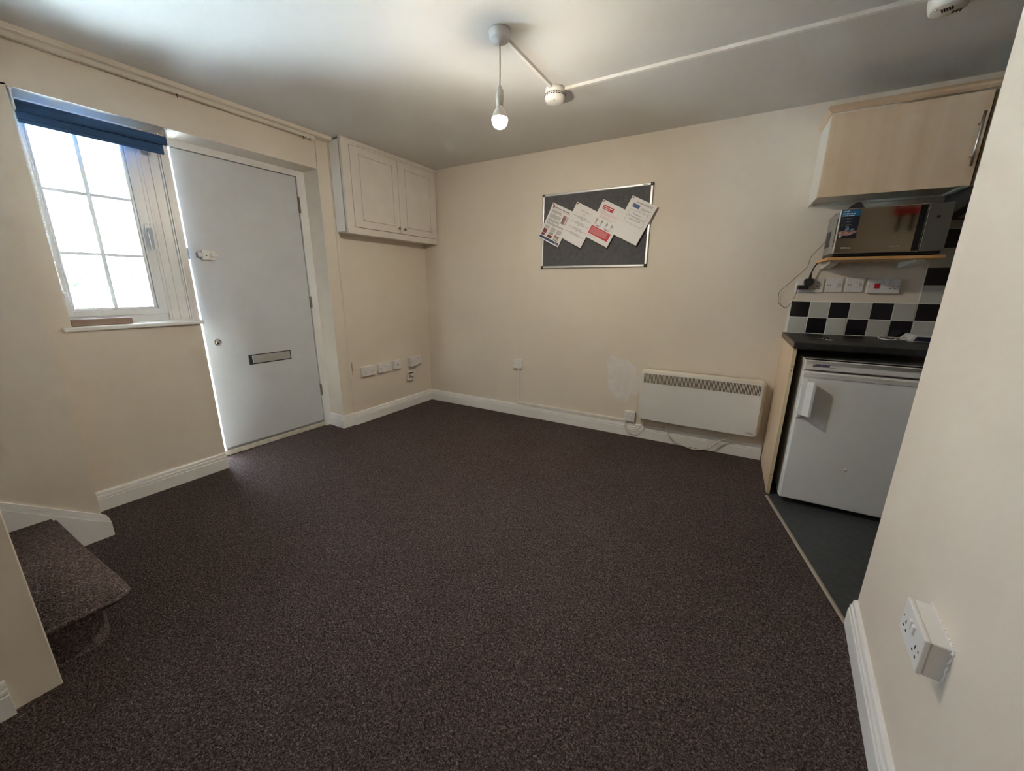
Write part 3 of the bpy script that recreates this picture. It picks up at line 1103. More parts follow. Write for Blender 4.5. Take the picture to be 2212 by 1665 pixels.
s3 = Sheet('notice with two red panels and rows of little figures', 1.866, 1.911, math.radians(27.5), 0.026, 2)
s3.bars('red_panel', [(0.024, 0.118, -0.062, -0.030)], RED, 'red heading panel')
s3.words((6, 3, 6), 0.0125, PAPER, 0.029, -0.044, 0.078)
s3.words((11,), 0.0125, PAPER, 0.029, -0.057, 0.062)
s3.bars('pink_text', para(0.020, 0.185, -0.078, 4, 0.0055, .4, .02, 12) + para(0.030, 0.190, -0.106, 2, 0.006, .4, .02, 13), INKP)
s3.bars('text_rule', [(0.030, 0.150, -0.1215, -0.1195), (0.02, 0.07, -0.0745, -0.0728)], INKL)
for i, x in enumerate((0.030, 0.076, 0.122, 0.166)):
    fg = MB()
    z = -0.138
    y = s3.yat(z - .02) - 0.0004
    fg.lathe([(0, 0), (0.0042, 0), (0.0042, 0.0003), (0, 0.0003)], 10, 'y', (x, y, z))
    for quad in ([(x - 0.0055, z - 0.005), (x + 0.0055, z - 0.005), (x + 0.004, z - 0.022), (x - 0.004, z - 0.022)],
                 [(x - 0.0035, z - 0.021), (x - 0.0005, z - 0.021), (x - 0.001, z - 0.038), (x - 0.0045, z - 0.038)],
                 [(x + 0.0005, z - 0.021), (x + 0.0035, z - 0.021), (x + 0.005, z - 0.038), (x + 0.0015, z - 0.038)],
                 [(x + 0.005, z - 0.006), (x + 0.011 + 0.002 * i, z - 0.014), (x + 0.009, z - 0.017), (x + 0.004, z - 0.011)]):
        fg.bm.faces.new([fg.bm.verts.new((a, y - 0.0002, b)) for a, b in quad])
    fg.build('figure', INKL, s3.r, 'little grey standing figure')
for x in (0.062, 0.140):
    z = -0.190
    y = s3.yat(z) - 0.0006
    fg = MB()
    fg.bm.faces.new([fg.bm.verts.new((a, y, b)) for a, b in ((x - 0.02, z), (x - 0.006, z + 0.006), (x + 0.020, z + 0.002), (x + 0.022, z - 0.003), (x, z - 0.002), (x - 0.018, z - 0.005))])
    fg.build('figure', INKL, s3.r, 'little grey lying figure')
for x0, x1 in ((0.018, 0.044), (0.066, 0.090), (0.108, 0.134), (0.150, 0.190)):
    s3.bars('caption', [(x0, x1, -0.1815, -0.1795)], INKL)
s3.bars('red_panel', [(0.012, 0.190, -0.262, -0.200)], RED, 'large red text panel')
s3.bars('panel_text', para(0.020, 0.180, -0.208, 8, 0.0062, .35, .02, 14), INKP)
s3.bars('text_lines', para(0.012, 0.090, -0.268, 3, 0.006, .3, .02, 15), INKP)

s4 = Sheet('notice with a small blue block and a boxed address', 2.090, 1.916, math.radians(27), 0.030, 2)
s4.words((4, 9, 8, 4), 0.0125, INKL, 0.058, -0.030, 0.125)
s4.bars('text_lines', [(0.120, 0.190, -0.019, -0.0165)] + para(0.105, 0.195, -0.052, 3, 0.0062, .35, .02, 18) + [(0.075, 0.19, -0.0772, -0.0755)], INKL)
s4.bars('blue_block', [(0.036, 0.093, -0.068, -0.042)], MIDBLUE, 'small blue printed block')
bx = [(0.030, 0.184, -0.0862, -0.0845), (0.030, 0.184, -0.1805, -0.1788), (0.030, 0.0317, -0.1805, -0.0845), (0.1823, 0.184, -0.1805, -0.0845)]
s4.bars('address_box', bx, INKL)
s4.words('The address is:', 0.0155, INK, 0.107, -0.112, 0.076, 'CENTER')
s4.words('The Council, Stapleton Lane', 0.0155, INK, 0.107, -0.132, 0.138, 'CENTER')
s4.words('Bristol, BS15 2PT', 0.0155, INK, 0.107, -0.152, 0.092, 'CENTER')

for i, (u, z, y, lb) in enumerate(((1.436, 1.927, .019, 'red drawing pin holding the newsletter page'), (1.648, 1.913, .0225, 'red drawing pin holding the bulleted notice'),
                                   (1.866, 1.911, .026, 'red drawing pin holding the notice with red panels'), (2.090, 1.916, .030, 'red drawing pin holding the boxed address notice'))):
    t = thing('drawing_pin', lb, 'pin', WB(u + 0.006, y, z - 0.014), TB, 'red drawing pins on the noticeboard')
    m = MB()
    m.lathe([(0, -0.012), (0.0008, -0.012), (0.0008, 0.0), (0.006, 0.001), (0.0055, 0.003), (0.0, 0.0042)], 14, 'y')
    m.build('head', mat('dark_red_pin', (0.40, 0.03, 0.03), 0.35), t)

# ------------------------------------------------------------------ panel heater
ht = thing('panel_heater', 'long white electric panel heater with a slotted top grille', 'heater', WB(2.278, 0, 0.190), TB)
HW, HH = 0.858, 0.420


def rrect(x0, x1, z0, z1, r, n=5):
    o = []
    for cx, cz, a0 in ((x1 - r, z1 - r, 0), (x0 + r, z1 - r, 90), (x0 + r, z0 + r, 180), (x1 - r, z0 + r, 270)):
        for k in range(n + 1):
            a = math.radians(a0 + 90 * k / n)
            o.append((cx + r * math.cos(a), cz + r * math.sin(a)))
    return o


m = MB()
m.prism(rrect(0, HW, 0, HH, 0.035), -0.088, -0.022, 'y')
t = m.bm
bmesh.ops.bevel(t, geom=[e for e in t.edges if abs(e.verts[0].co.y + 0.088) < 1e-5 and abs(e.verts[1].co.y + 0.088) < 1e-5], offset=0.012, segments=3, affect='EDGES')
for f in t.faces:
    f.smooth = True
m.build('case', HEATERC, ht)
m = MB()
m.prism(rrect(0.014, HW - 0.014, 0.004, HH - 0.018, 0.024), -0.100, -0.086, 'y')
t = m.bm
bmesh.ops.bevel(t, geom=[e for e in t.edges if abs(e.verts[0].co.y + 0.100) < 1e-5 and abs(e.verts[1].co.y + 0.100) < 1e-5], offset=0.005, segments=2, affect='EDGES')
m.build('front_panel', HEATER, ht)
gx0, gx1, gz0, gz1 = 0.030, 0.826, 0.316, 0.391
m = MB()
m.box(gx0, gx1, -0.1005, -0.0995, gz0, gz1)
go = m.build('grille_opening', DARK, ht, 'dark slotted outlet grille')
m = MB()
NB = 88
for k in range(NB + 1):
    x = gx0 + (gx1 - gx0) * k / NB
    m.box(x - 0.0022, x + 0.0022, -0.1035, -0.1004, gz0 - 0.001, gz1 + 0.001)
go2 = m.build('grille_fins', HEATERC, ht)
go2['kind'] = 'stuff'
m = MB()
m.box(0.06, HW - 0.06, -0.024, 0.001, 0.05, HH - 0.06)
m.build('wall_bracket', mat('heater_back', (0.5, 0.48, 0.42), 0.6), ht)
scribble('brand_mark', (7,), 0.013, INKL, ht, (HW - 0.078, -0.1006, 0.025), 0.042)
m = MB()
for r0 in ((HW - 0.084, HW - 0.030, 0.020, 0.0208), (HW - 0.084, HW - 0.030, 0.0372, 0.038), (HW - 0.084, HW - 0.0832, 0.020, 0.038)):
    m.box(r0[0], r0[1], -0.1006, -0.1, r0[2], r0[3])
m.build('brand_outline', INKL, ht)
m = MB()
m.tube([WB(2.182, 0.036, 0.150), WB(2.180, 0.050, 0.118), WB(2.188, 0.058, 0.082), WB(2.222, 0.060, 0.066), WB(2.275, 0.060, 0.074), WB(2.320, 0.056, 0.130), WB(2.342, 0.05, 0.200)], 0.0042, 8, 5)
tag(m.build('heater_cable', CABLE), 'short white cable looping from the spur box into the heater', 'cable')
m = MB()
m.tube([WB(2.502, 0.05, 0.195), WB(2.506, 0.052, 0.150), WB(2.535, 0.060, 0.088), WB(2.594, 0.064, 0.040), WB(2.66, 0.066, 0.018), WB(2.735, 0.066, 0.0075), WB(2.83, 0.062, 0.036), WB(2.900, 0.056, 0.106), WB(2.967, 0.05, 0.152), WB(2.99, 0.05, 0.195)], 0.0048, 8, 5)
tag(m.build('heater_cable', CABLE), 'slack white cable drooping to the carpet below the heater', 'cable')

# ------------------------------------------------------------------ kitchen
ep = thing('end_panel', 'maple-veneer end panel standing between the heater and the fridge', 'panel', WB(3.184, 0, 0), TB)
m = MB()
m.box(0.0, 0.017, -0.560, 0.0, 0.0, 0.916)
m.build('board', MAPLE, ep)
m = MB()
m.box(-0.0005, 0.0175, -0.564, -0.560, 0.0, 0.916)
m.build('edge_strip', mat('pale_edge_band', (0.60, 0.50, 0.33), 0.5, var=0.1, vscale=8), ep, 'pale yellowish edge strip')
for z in (0.105, 0.13, 0.785, 0.81):
    m = MB()
    m.lathe([(0, 0), (0.0035, 0), (0.0035, 0.0006), (0, 0.0006)], 8, 'y', (0.009, -0.5641, z))
    m.build('screw_hole', mat('rusty_hole', (0.16, 0.09, 0.03), 0.8), ep)

wt = thing('worktop', 'dark slate-effect worktop above the fridge with a raw chipboard end', 'worktop', WB(3.178, 0, 0.917), TB)
m = MB()
m.prism([(-0.600, 0.006), (-0.600, 0.030), (-0.594, 0.036), (0.0, 0.036), (0.0, 0.0), (-0.594, 0.0)], 0.002, 1.90, 'x')
m.build('top', WORKTOP, wt)
m = MB()
m.prism([(-0.598, 0.006), (-0.598, 0.030), (-0.592, 0.035), (0.0, 0.035), (0.0, 0.001), (-0.592, 0.001)], -0.001, 0.003, 'x')
m.build('raw_end', CHIP, wt, 'unfinished brown chipboard end')
m = MB()
m.box(0.62, 1.89, -0.56, -0.02, -0.917 + 0.10, 0.0)
m.build('base_unit_side', MAPLE, wt)

fg_ = thing('fridge', 'white under-counter fridge with a vertical handle', 'fridge', WB(3.238, 0, 0), TB)
m = MB()
m.box(0.004, 0.546, -0.575, -0.03, 0.012, 0.862, 0.004)
m.box(0.03, 0.52, -0.54, -0.05, 0.0, 0.02)
m.build('cabinet', FRIDGE, fg_)
m = MB()
m.box(0.0, 0.550, -0.632, -0.03, 0.838, 0.866, 0.004, 2)
m.box(0.0, 0.550, -0.632, -0.575, 0.813, 0.866, 0.005, 2)
m.build('top_panel', FRIDGEW, fg_, 'cream-white top edge with the maker name')
m = MB()
m.box(0.008, 0.542, -0.590, -0.572, 0.035, 0.800)
m.build('seal', SEAL, fg_)
m = MB()
m.box(0.002, 0.548, -0.632, -0.588, 0.030, 0.801, 0.006, 2)
fd = m.build('door', FRIDGE, fg_)
m = MB()
m.prism([(-0.636, 0.772), (-0.640, 0.795), (-0.618, 0.803), (-0.590, 0.803), (-0.590, 0.772)], 0.004, 0.546, 'x')
m.build('door_top_trim', FRIDGEW, fd)
m = MB()
m.box(0.470, 0.546, -0.638, -0.631, 0.735, 0.765, 0.002)
m.build('hinge_cover', FRIDGEW, fd)
m = MB()
m.box(0.004, 0.030, -0.640, -0.630, 0.535, 0.762, 0.004)
m.box(-0.003, 0.010, -0.640, -0.600, 0.725, 0.755, 0.003)
m.box(-0.003, 0.010, -0.640, -0.600, 0.555, 0.585, 0.003)
hb = m.build('handle_mount', FRIDGEW, fd)
m = MB()
m.prism([(0.006, -0.640), (0.034, -0.640), (0.062, -0.668), (0.062, -0.682), (0.050, -0.682), (0.024, -0.656), (0.006, -0.652)], 0.556, 0.750, 'z')
m.build('handle_grip', mat('handle_white', (0.68, 0.70, 0.70), 0.3), hb, 'white pull handle')
text('maker_name', 'LIEBHERR', 0.0185, mat('name_navy', (0.03, 0.025, 0.12), 0.4), fg_, (0.036, -0.6328, 0.8315), 0.074, shear=0.25, bold=0.0009)
scribble('model_name', (7,), 0.008, INKL, fg_, (0.114, -0.6328, 0.8275), 0.026)
m = MB()
m.lathe([(0, 0), (0.006, 0), (0.008, 0.0006), (0.0, 0.0012)], 12, 'y', (0.275, -0.6318, 0.27))
m.build('dent', FRIDGEW, fd)

# splashback tiles (parts of the wall)
TP = 0.1035
gr = MB()
gr.box(3.190, 3.818, -0.0062, 0.001, 0.953, 1.166)
gr.box(3.816, 4.44, -0.0062, 0.001, 0.953, 1.70)
gr.build('grout_bed', GROUT, wall_back, 'pale grout behind the splashback tiles')
tmesh = {}
for nm, mt in (('b', TILEB), ('w', TILEW)):
    m = MB()
    m.box(0, 0.0995, -0.008, 0, 0, 0.0995, 0.002, 2)
    o = m.build('tile', mt)
    tmesh[nm] = o.data
    bpy.data.objects.remove(o)
for i in range(12):
    for j in range(7):
        if i < 6 and j > 1:
            continue
        z = 0.957 + j * TP
        if i >= 9 and j > 4:
            continue
        o = bpy.data.objects.new('tile', tmesh['b' if (i + j) % 2 == 1 else 'w'])
        COL.objects.link(o)
        o.parent = wall_back
        o.location = (3.1985 + i * TP, -0.0005, z)

plate('double_socket', 'white double socket over the splashback with two black plugs in it', 'socket', WB(3.276, 0, 1.263), TB, 0.147, 0.087, 0.011, 'double')
plate('fused_spur', 'single white switch plate beside the socket with two plugs', 'switch', WB(3.403, 0, 1.266), TB, 0.087, 0.087, 0.011, 'spur')
plate('fused_spur', 'single white switch plate beside the red cooker switch', 'switch', WB(3.504, 0, 1.268), TB, 0.087, 0.087, 0.014, 'spur')
plate('cooker_switch', 'wide white cooker plate with a red switch and socket', 'switch', WB(3.639, 0, 1.262), TB, 0.152, 0.087, 0.024, 'cooker')

# plugs and leads
pg = thing('plug', 'chunky black plug with a thick flex up to the microwave', 'plug', WB(3.265, 0.011, 1.285), TB)
m = MB()
m.prism([(-0.024, 0.012), (-0.018, 0.022), (0.018, 0.022), (0.024, 0.012), (0.024, -0.010), (0.014, -0.026), (-0.014, -0.026), (-0.024, -0.010)], -0.042, 0.001, 'y')
m.build('body', BLACKP, pg)
m = MB()
m.lathe([(0, 0), (0.009, 0), (0.006, 0.028), (0.0, 0.028)], 10, 'z', (0.002, -0.03, 0.020))
m.build('strain_relief', RUBBER, pg)
m = MB()
m.tube([(0.002, -0.030, 0.046), (0.006, -0.032, 0.070), (0.018, -0.034, 0.104), (0.045, -0.036, 0.140), (0.075, -0.034, 0.158), (0.10, -0.03, 0.165)], 0.0042, 8, 5)
m.build('flex', RUBBER, pg)
pg2 = thing('plug', 'flat black charger plug with a thin trailing wire', 'plug', WB(3.238, 0.011, 1.252), TB)
m = MB()
m.box(-0.030, 0.028, -0.046, 0.001, -0.014, 0.014, 0.006, 2)
m.build('body', BLACKP, pg2)
m = MB()
wp = [(3.209, 1.255), (3.211, 1.215), (3.203, 1.180), (3.198, 1.158), (3.175, 1.124), (3.160, 1.119), (3.123, 1.148), (3.117, 1.190), (3.120, 1.225), (3.150, 1.262), (3.196, 1.318), (3.240, 1.372), (3.248, 1.400), (3.255, 1.445), (3.300, 1.512), (3.320, 1.560), (3.322, 1.640), (3.327, 1.675), (3.345, 1.695)]
m.tube([(u - 3.238, -0.002 - 0.012 * math.sin(i * .9) ** 2 - (0.03 if i == 0 else 0), z - 1.252) for i, (u, z) in enumerate(wp)], 0.0014, 6, 5)
m.build('wire', RUBBER, pg2)

# pine shelf on two supports
sh = thing('wall_shelf', 'short pine shelf holding the microwave', 'shelf', WB(3.286, 0, 1.401), TB)
m = MB()
m.box(0.0, 0.484, -0.352, 0.0, 0.0, 0.0155, 0.001)
m.build('shelf_board', PINE, sh)
for x in (0.032, 0.40):
    m = MB()
    m.prism([(-0.26, 0.0005), (0.0, 0.0005), (0.0, -0.034), (-0.06, -0.034), (-0.26, -0.012)], x, x + 0.040, 'x')
    m.build('shelf_bracket', mat('bracket_white', (0.62, 0.61, 0.57), 0.45), sh)

mw = thing('microwave', 'silver microwave with a mirrored door on the pine shelf', 'microwave', WB(3.307, 0, 1.4165), TB)
MWW, MZ0, MZ1 = 0.448, 0.020, 0.252
m = MB()
m.box(0.004, MWW - 0.004, -0.325, -0.012, MZ0 + 0.002, MZ1 - 0.002, 0.004)
mc = m.build('case', MWSIDE, mw)
m = MB()
m.box(0.002, 0.0045, -0.16, -0.05, 0.07, 0.16)
m.build('side_recess', BLACKP, mc)
m = MB()
for k in range(7):
    m.box(0.0022, 0.0042, -0.30, -0.28, 0.06 + k * 0.022, 0.079 + k * 0.022)
m.build('side_vent', BLACKP, mc)
for x in (0.04, MWW - 0.06):
    for y in (-0.30, -0.05):
        m = MB()
        m.lathe([(0, 0), (0.012, 0), (0.010, 0.022), (0, 0.022)], 12, 'z', (x, y, 0))
        m.build('foot', BLACKP, mw)
m = MB()
m.box(0.004, MWW - 0.004, -0.330, -0.04, 0.008, MZ0 + 0.004)
m.build('base', BLACKP, mw)
m = MB()
m.box(0.0, 0.353, -0.350, -0.326, MZ0, MZ1, 0.002)
md = m.build('door', mat('door_edge_silver', (0.60, 0.60, 0.58), 0.3, 0.8), mw)
m = MB()
m.box(0.003, 0.350, -0.3515, -0.349, MZ0 + 0.003, MZ1 - 0.003)
m.build('mirror_glass', MIRROR, md, 'mirrored door glass')
m = MB()
m.box(0.322, 0.349, -0.3525, -0.350, MZ0 + 0.003, MZ1 - 0.004)
m.build('door_strip', mat('gloss_black_glass', (0.01, 0.011, 0.014), 0.12), md, 'black strip along the opening edge')
m = MB()
m.box(0.355, MWW, -0.349, -0.326, MZ0, MZ1, 0.002)
mp_ = m.build('control_panel', mat('control_grey', (0.25, 0.26, 0.25), 0.25, 0.7), mw, 'plain grey control panel')
m = MB()
m.lathe([(0, 0), (0.006, 0), (0.005, 0.004), (0, 0.005)], 12, 'y', (0.395, -0.349, 0.187))
m.build('button', BLACKP, mp_)
m = MB()
m.box(0.006, 0.086, -0.3528, -0.3514, 0.098, 0.246)
stk = m.build('energy_sticker', mat('sticker_dark', (0.012, 0.016, 0.03), 0.3), md, 'dark blue promotional sticker')
m = MB()
m.box(0.0065, 0.0855, -0.3531, -0.3527, 0.212, 0.2458)
m.build('sticker_band', mat('sticker_blue', (0.02, 0.12, 0.26), 0.3), stk)
m = MB()
m.prism([(0.0065, 0.118), (0.0065, 0.134), (0.03, 0.140), (0.06, 0.136), (0.0855, 0.138), (0.0855, 0.128), (0.05, 0.112), (0.02, 0.114)], -0.3532, -0.3527, 'y')
m.build('sticker_picture', mat('sticker_food', (0.36, 0.20, 0.17), 0.4, var=0.7, vscale=70), stk)
m = MB()
m.lathe([(0, 0), (0.012, 0), (0.012, 0.0004), (0, 0.0005)], 16, 'y', (0.044, -0.3530, 0.145))
m.lathe([(0, 0), (0.009, 0), (0.009, 0.0004), (0, 0.0005)], 16, 'y', (0.066, -0.3530, 0.141))
m.build('sticker_berries', mat('sticker_berry', (0.10, 0.16, 0.24), 0.4, var=0.5, vscale=90), stk)
m = MB()
m.lathe([(0, 0), (0.007, 0), (0.007, 0.0004), (0, 0.0005)], 14, 'y', (0.017, -0.3531, 0.109))
m.build('sticker_seal', mat('sticker_pale', (0.55, 0.60, 0.60), 0.4), stk)
STX = mat('sticker_text', (0.62, 0.70, 0.74), 0.4)
scribble('sticker_heading', (7,), 0.008, STX, stk, (0.012, -0.3535, 0.236), 0.024)
scribble('sticker_heading', (5, 5, 4, 3), 0.0085, STX, stk, (0.010, -0.3535, 0.223), 0.054)
scribble('sticker_heading', (3, 5, 9), 0.0085, STX, stk, (0.010, -0.3535, 0.2135), 0.050)
STD = mat('sticker_dim_text', (0.20, 0.22, 0.22), 0.4)
for z in (0.200, 0.183, 0.166):
    m = MB()
    m.lathe([(0.0055, 0), (0.0065, 0), (0.0065, 0.0004), (0.0055, 0.0004)], 16, 'y', (0.019, -0.3529, z))
    m.box(0.030, 0.058, -0.3533, -0.3528, z + 0.001, z + 0.004)
    m.box(0.030, 0.046, -0.3533, -0.3528, z - 0.006, z - 0.003)
    m.build('sticker_point', STD, stk)
scribble('brand_name', (9,), 0.010, mat('silver_print', (0.75, 0.75, 0.72), 0.4), md, (0.028, -0.3520, 0.045), 0.046)
scribble('model_line', (8, 4), 0.006, mat('dim_print', (0.42, 0.42, 0.41), 0.4), md, (0.232, -0.3520, 0.047), 0.042)

bb = MB()
bb.prism([(-0.042, 0.0), (0.046, 0.0), (0.012, 0.046), (-0.004, 0.046), (-0.036, 0.018)], -0.06, 0.05, 'y')
bbo = bb.build('folded_black_bag', BLACKP)
bbo.location = WB(3.388, 0.2, 1.6675)
bbo.rotation_euler = (0, 0, TB)
tag(bbo, 'small folded black bag lying on top of the microwave', 'bag')

# wall cabinet
wc = thing('wall_cabinet', 'maple kitchen wall cabinet with a steel bar handle', 'cabinet', WB(3.190, 0, 1.745), TB)
CW, CH_ = 0.615, 0.420
m = MB()
m.box(0.0, 0.016, -0.285, 0.0, 0.0, CH_)
m.box(CW - 0.016, CW, -0.285, 0.0, 0.0, CH_)
m.box(0.016, CW - 0.016, -0.285, 0.0, CH_ - 0.018, CH_)
m.box(0.016, CW - 0.016, -0.280, -0.004, 0.012, 0.028)
m.box(0.016, CW - 0.016, -0.03, -0.004, 0.0, CH_)
m.build('carcass', CARCASS, wc)
m = MB()
m.box(0.002, CW - 0.004, -0.304, -0.286, 0.0, CH_ - 0.006, 0.001)
wcd = m.build('cabinet_door', MAPLE, wc)
m = MB()
for z in (0.130, 0.270):
    m.lathe([(0, 0), (0.0045, 0), (0.0045, 0.032), (0, 0.032)], 10, 'y', (CW - 0.031, -0.304, z))
m.lathe([(0, 0), (0.006, 0), (0.006, 0.235), (0, 0.235)], 14, 'z', (CW - 0.031, -0.338, 0.082))
m.build('bar_handle', STEEL, wcd, 'brushed steel bar handle')
m = MB()
m.sweep([(0.0, 0.0), (0.0, -0.304), (1.25, -0.304)], [(-0.004, CH_ + 0.002), (0.004, CH_ + 0.002), (0.016, CH_ + 0.012), (0.022, CH_ + 0.022), (0.018, CH_ + 0.034), (-0.012, CH_ + 0.036)], -1)
m.build('cornice', MAPLEX, wc, 'rounded maple cornice')
wc2 = thing('wall_cabinet', 'maple wall cabinet over the dark cooker hood', 'cabinet', WB(3.812, 0, 1.745), TB)
m = MB()
m.box(0.0, 0.60, -0.285, 0.0, 0.0, CH_)
m.build('carcass', CARCASS, wc2)
m = MB()
m.box(0.003, 0.598, -0.304, -0.286, 0.0, CH_ - 0.006, 0.001)
m.build('cabinet_door', MAPLE, wc2)
hoo = thing('cooker_hood', 'dark grey cooker hood under the second wall cabinet', 'cooker hood', WB(3.816, 0, 1.62), TB)
m = MB()
m.prism([(-0.285, 0.125), (-0.285, 0.080), (-0.26, 0.03), (0.0, 0.0), (0.0, 0.125)], 0.0, 0.59, 'x')
m.build('canopy', HOODM, hoo)
m = MB()
m.box(0.05, 0.54, -0.22, -0.05, 0.004, 0.012)
m.rot(math.radians(-6.5), 'X', (0, -0.05, 0.008))
m.build('filter', STEEL, hoo)

# bunch of keys and router on the worktop
ky = thing('keys', 'small bunch of metal keys on the worktop', 'keys', WB(3.335, 0.355, 0.953), TB)
m = MB()
t = bmesh.new()
for k in range(20):
    pass
t.free()
ringp = [(0.012 * math.cos(2 * PI * k / 14), 0.012 * math.sin(2 * PI * k / 14), 0.004) for k in range(15)]
m.tube(ringp, 0.0012, 6, 1)
m.build('ring', CHROME, ky)
for a, l in ((200, 0.055), (185, 0.048), (330, 0.05)):
    m = MB()
    m.lathe([(0.004, 0), (0.012, 0), (0.012, 0.0022), (0.004, 0.0022)], 14, 'z', (0, 0, 0))
    m.box(0.010, l, -0.0035, 0.0035, 0, 0.0022)
    m.box(0.028, l - 0.006, -0.006, 0.0, 0, 0.0022)
    m.bm.transform(Matrix.Translation((0.012 * math.cos(math.radians(a)), 0.012 * math.sin(math.radians(a)), 0.001 + 0.001 * (a % 3))) @ Matrix.Rotation(math.radians(a), 4, 'Z'))
    m.build('key', mat('nickel_key', (0.62, 0.60, 0.52), 0.25, 1.0), ky)
m = MB()
m.box(0.008, 0.034, -0.010, 0.012, 0.0, 0.014, 0.004, 2)
m.build('fob', BLACKP, ky)

rt = thing('router', 'flat white router box with a navy front on the worktop', 'router', WB(3.760, 0.12, 0.953), TB)
m = MB()
m.prism([(0.0, 0.0), (0.028, 0.036), (0.24, 0.036), (0.24, 0.030), (0.24, 0.0)], -0.07, 0.08, 'y')
m.build('case', PLASTIC, rt)
m = MB()
m.prism([(0.022, 0.003), (0.034, 0.028), (0.238, 0.028), (0.238, 0.003)], -0.0715, -0.069, 'y')
m.build('front_panel', mat('router_navy', (0.01, 0.015, 0.035), 0.3), rt, 'dark navy front panel')
m = MB()
m.tube([(0.012, -0.05, 0.006), (-0.05, -0.075, 0.004), (-0.10, -0.07, 0.004), (-0.125, -0.045, 0.010), (-0.10, -0.03, 0.022), (-0.075, -0.02, 0.014), (-0.055, -0.02, 0.006)], 0.0032, 6, 5)
m.tube([(0.012, -0.02, 0.01), (-0.012, -0.035, 0.018), (-0.04, -0.04, 0.010), (-0.055, -0.05, 0.004)], 0.0032, 6, 5)
m.build('cable', PLASTIC, rt, 'white lead')

# fire blanket on the kitchen wall across from the microwave (seen in its door)
fb = thing('fire_blanket', 'red wall-mounted fire blanket case mirrored in the microwave door', 'fire blanket', WB(4.00, 2.0, 1.835), TB + PI)
m = MB()
m.box(-0.080, 0.080, -0.045, 0.0, 0.0, 0.24, 0.008, 2)
m.build('case', REDCASE, fb)
m = MB()
for x in (-0.05, 0.03):
    m.box(x, x + 0.024, -0.034, -0.030, -0.13, 0.002)
m.build('pull_tapes', BLACKP, fb, 'black pull tapes')
scribble('case_lettering', (4, 7), 0.03, mat('white_print', (0.75, 0.7, 0.7), 0.5), fb, (0.0, -0.0455, 0.05), 0.13, 'CENTER')

# ------------------------------------------------------------------ ceiling fittings
pl = thing('pendant_light', 'bare lit bulb hanging on a short cord from the ceiling', 'light', (1.877, -1.399, H), 0)
m = MB()
m.lathe([(0, 0.002), (0.046, 0.002), (0.048, -0.006), (0.046, -0.030), (0.040, -0.037), (0.010, -0.040), (0.007, -0.050), (0, -0.050)], 36)
m.build('ceiling_rose', mat('rose_plastic', (0.64, 0.62, 0.62), 0.35), pl)
m = MB()
m.tube([(0, 0, -0.045), (0.001, 0, -0.12), (0, 0, -0.216)], 0.0032, 8, 2)
m.build('cord', mat('cord_white', (0.50, 0.47, 0.43), 0.5), pl)
m = MB()
m.lathe([(0, -0.206), (0.006, -0.208), (0.012, -0.222), (0.0165, -0.226), (0.0165, -0.246), (0.019, -0.248), (0.019, -0.253), (0.0165, -0.275), (0.0155, -0.290), (0, -0.290)], 24)
m.build('lamp_holder', mat('holder_white', (0.66, 0.62, 0.55), 0.4), pl)
m = MB()
m.lathe([(0, -0.286), (0.013, -0.287), (0.014, -0.294), (0.024, -0.308), (0.0318, -0.322), (0.0345, -0.332), (0.0358, -0.3385), (0, -0.339)], 32)
m.build('bulb_neck', mat('bulb_neck_white', (0.72, 0.69, 0.63), 0.4), pl, 'opaque white neck of the bulb')
m = MB()
m.lathe([(0, -0.3385), (0.0357, -0.3388), (0.0362, -0.342), (0.0362, -0.347), (0.034, -0.358), (0.027, -0.370), (0.015, -0.378), (0, -0.381)], 32)
m.build('bulb', BULBM, pl, 'glowing warm bulb')

dt = thing('smoke_detector', 'round white smoke detector with a ring of slots by the lamp', 'smoke detector', (1.862, -0.815, H), 0)
m = MB()
m.lathe([(0, 0.002), (0.0545, 0.002), (0.0545, -0.028), (0.052, -0.030), (0, -0.030)], 40)
m.build('base', PLASTIC2, dt)
m = MB()
m.lathe([(0, -0.028), (0.055, -0.028), (0.0585, -0.034), (0.0585, -0.048), (0.055, -0.058), (0.048, -0.068), (0.036, -0.072), (0, -0.073)], 40)
m.build('cover', PLASTIC2, dt)
m = MB()
for row in (-0.0365, -0.0435):
    for k in range(26):
        a = 2 * PI * k / 26
        t = bmesh.new()
        bmesh.ops.create_cube(t, size=1)
        t.transform(Matrix.Rotation(a, 4, 'Z') @ Matrix.Translation((0.0582, 0, row)) @ Matrix.Diagonal((0.003, 0.0095, 0.0030, 1)))
        m.merge(t)
sl_ = m.build('vent_slots', DARK, dt)
sl_['kind'] = 'stuff'
m = MB()
m.lathe([(0, -0.072), (0.006, -0.072), (0.005, -0.0755), (0, -0.076)], 12, 'z', (0.012, -0.030, 0.0035))
m.build('test_light', CHROME, dt)

d2 = thing('smoke_detector', 'flat white smoke detector over the kitchen opening', 'smoke detector', (3.462, -0.690, H), 0)
m = MB()
m.lathe([(0, 0.002), (0.062, 0.002), (0.062, -0.018), (0.060, -0.030), (0.054, -0.050), (0.048, -0.053), (0, -0.054)], 44)
m.build('cover', PLASTIC2, d2)
m = MB()
for k in range(5):
    m.box(-0.016 + k * 0.007, -0.012 + k * 0.007, -0.022, 0.004, -0.0548, -0.052)
m.rot(math.radians(-20), 'Z')
for k in range(3):
    m.box(0.018 + k * 0.010, 0.023 + k * 0.010, 0.012, 0.030, -0.0545, -0.050)
m.build('sounder_slots', DARK, d2)
m = MB()
m.lathe([(0, -0.053), (0.004, -0.053), (0.003, -0.056), (0, -0.056)], 10, 'z', (-0.036, -0.020, 0))
m.build('test_light', CHROME, d2)

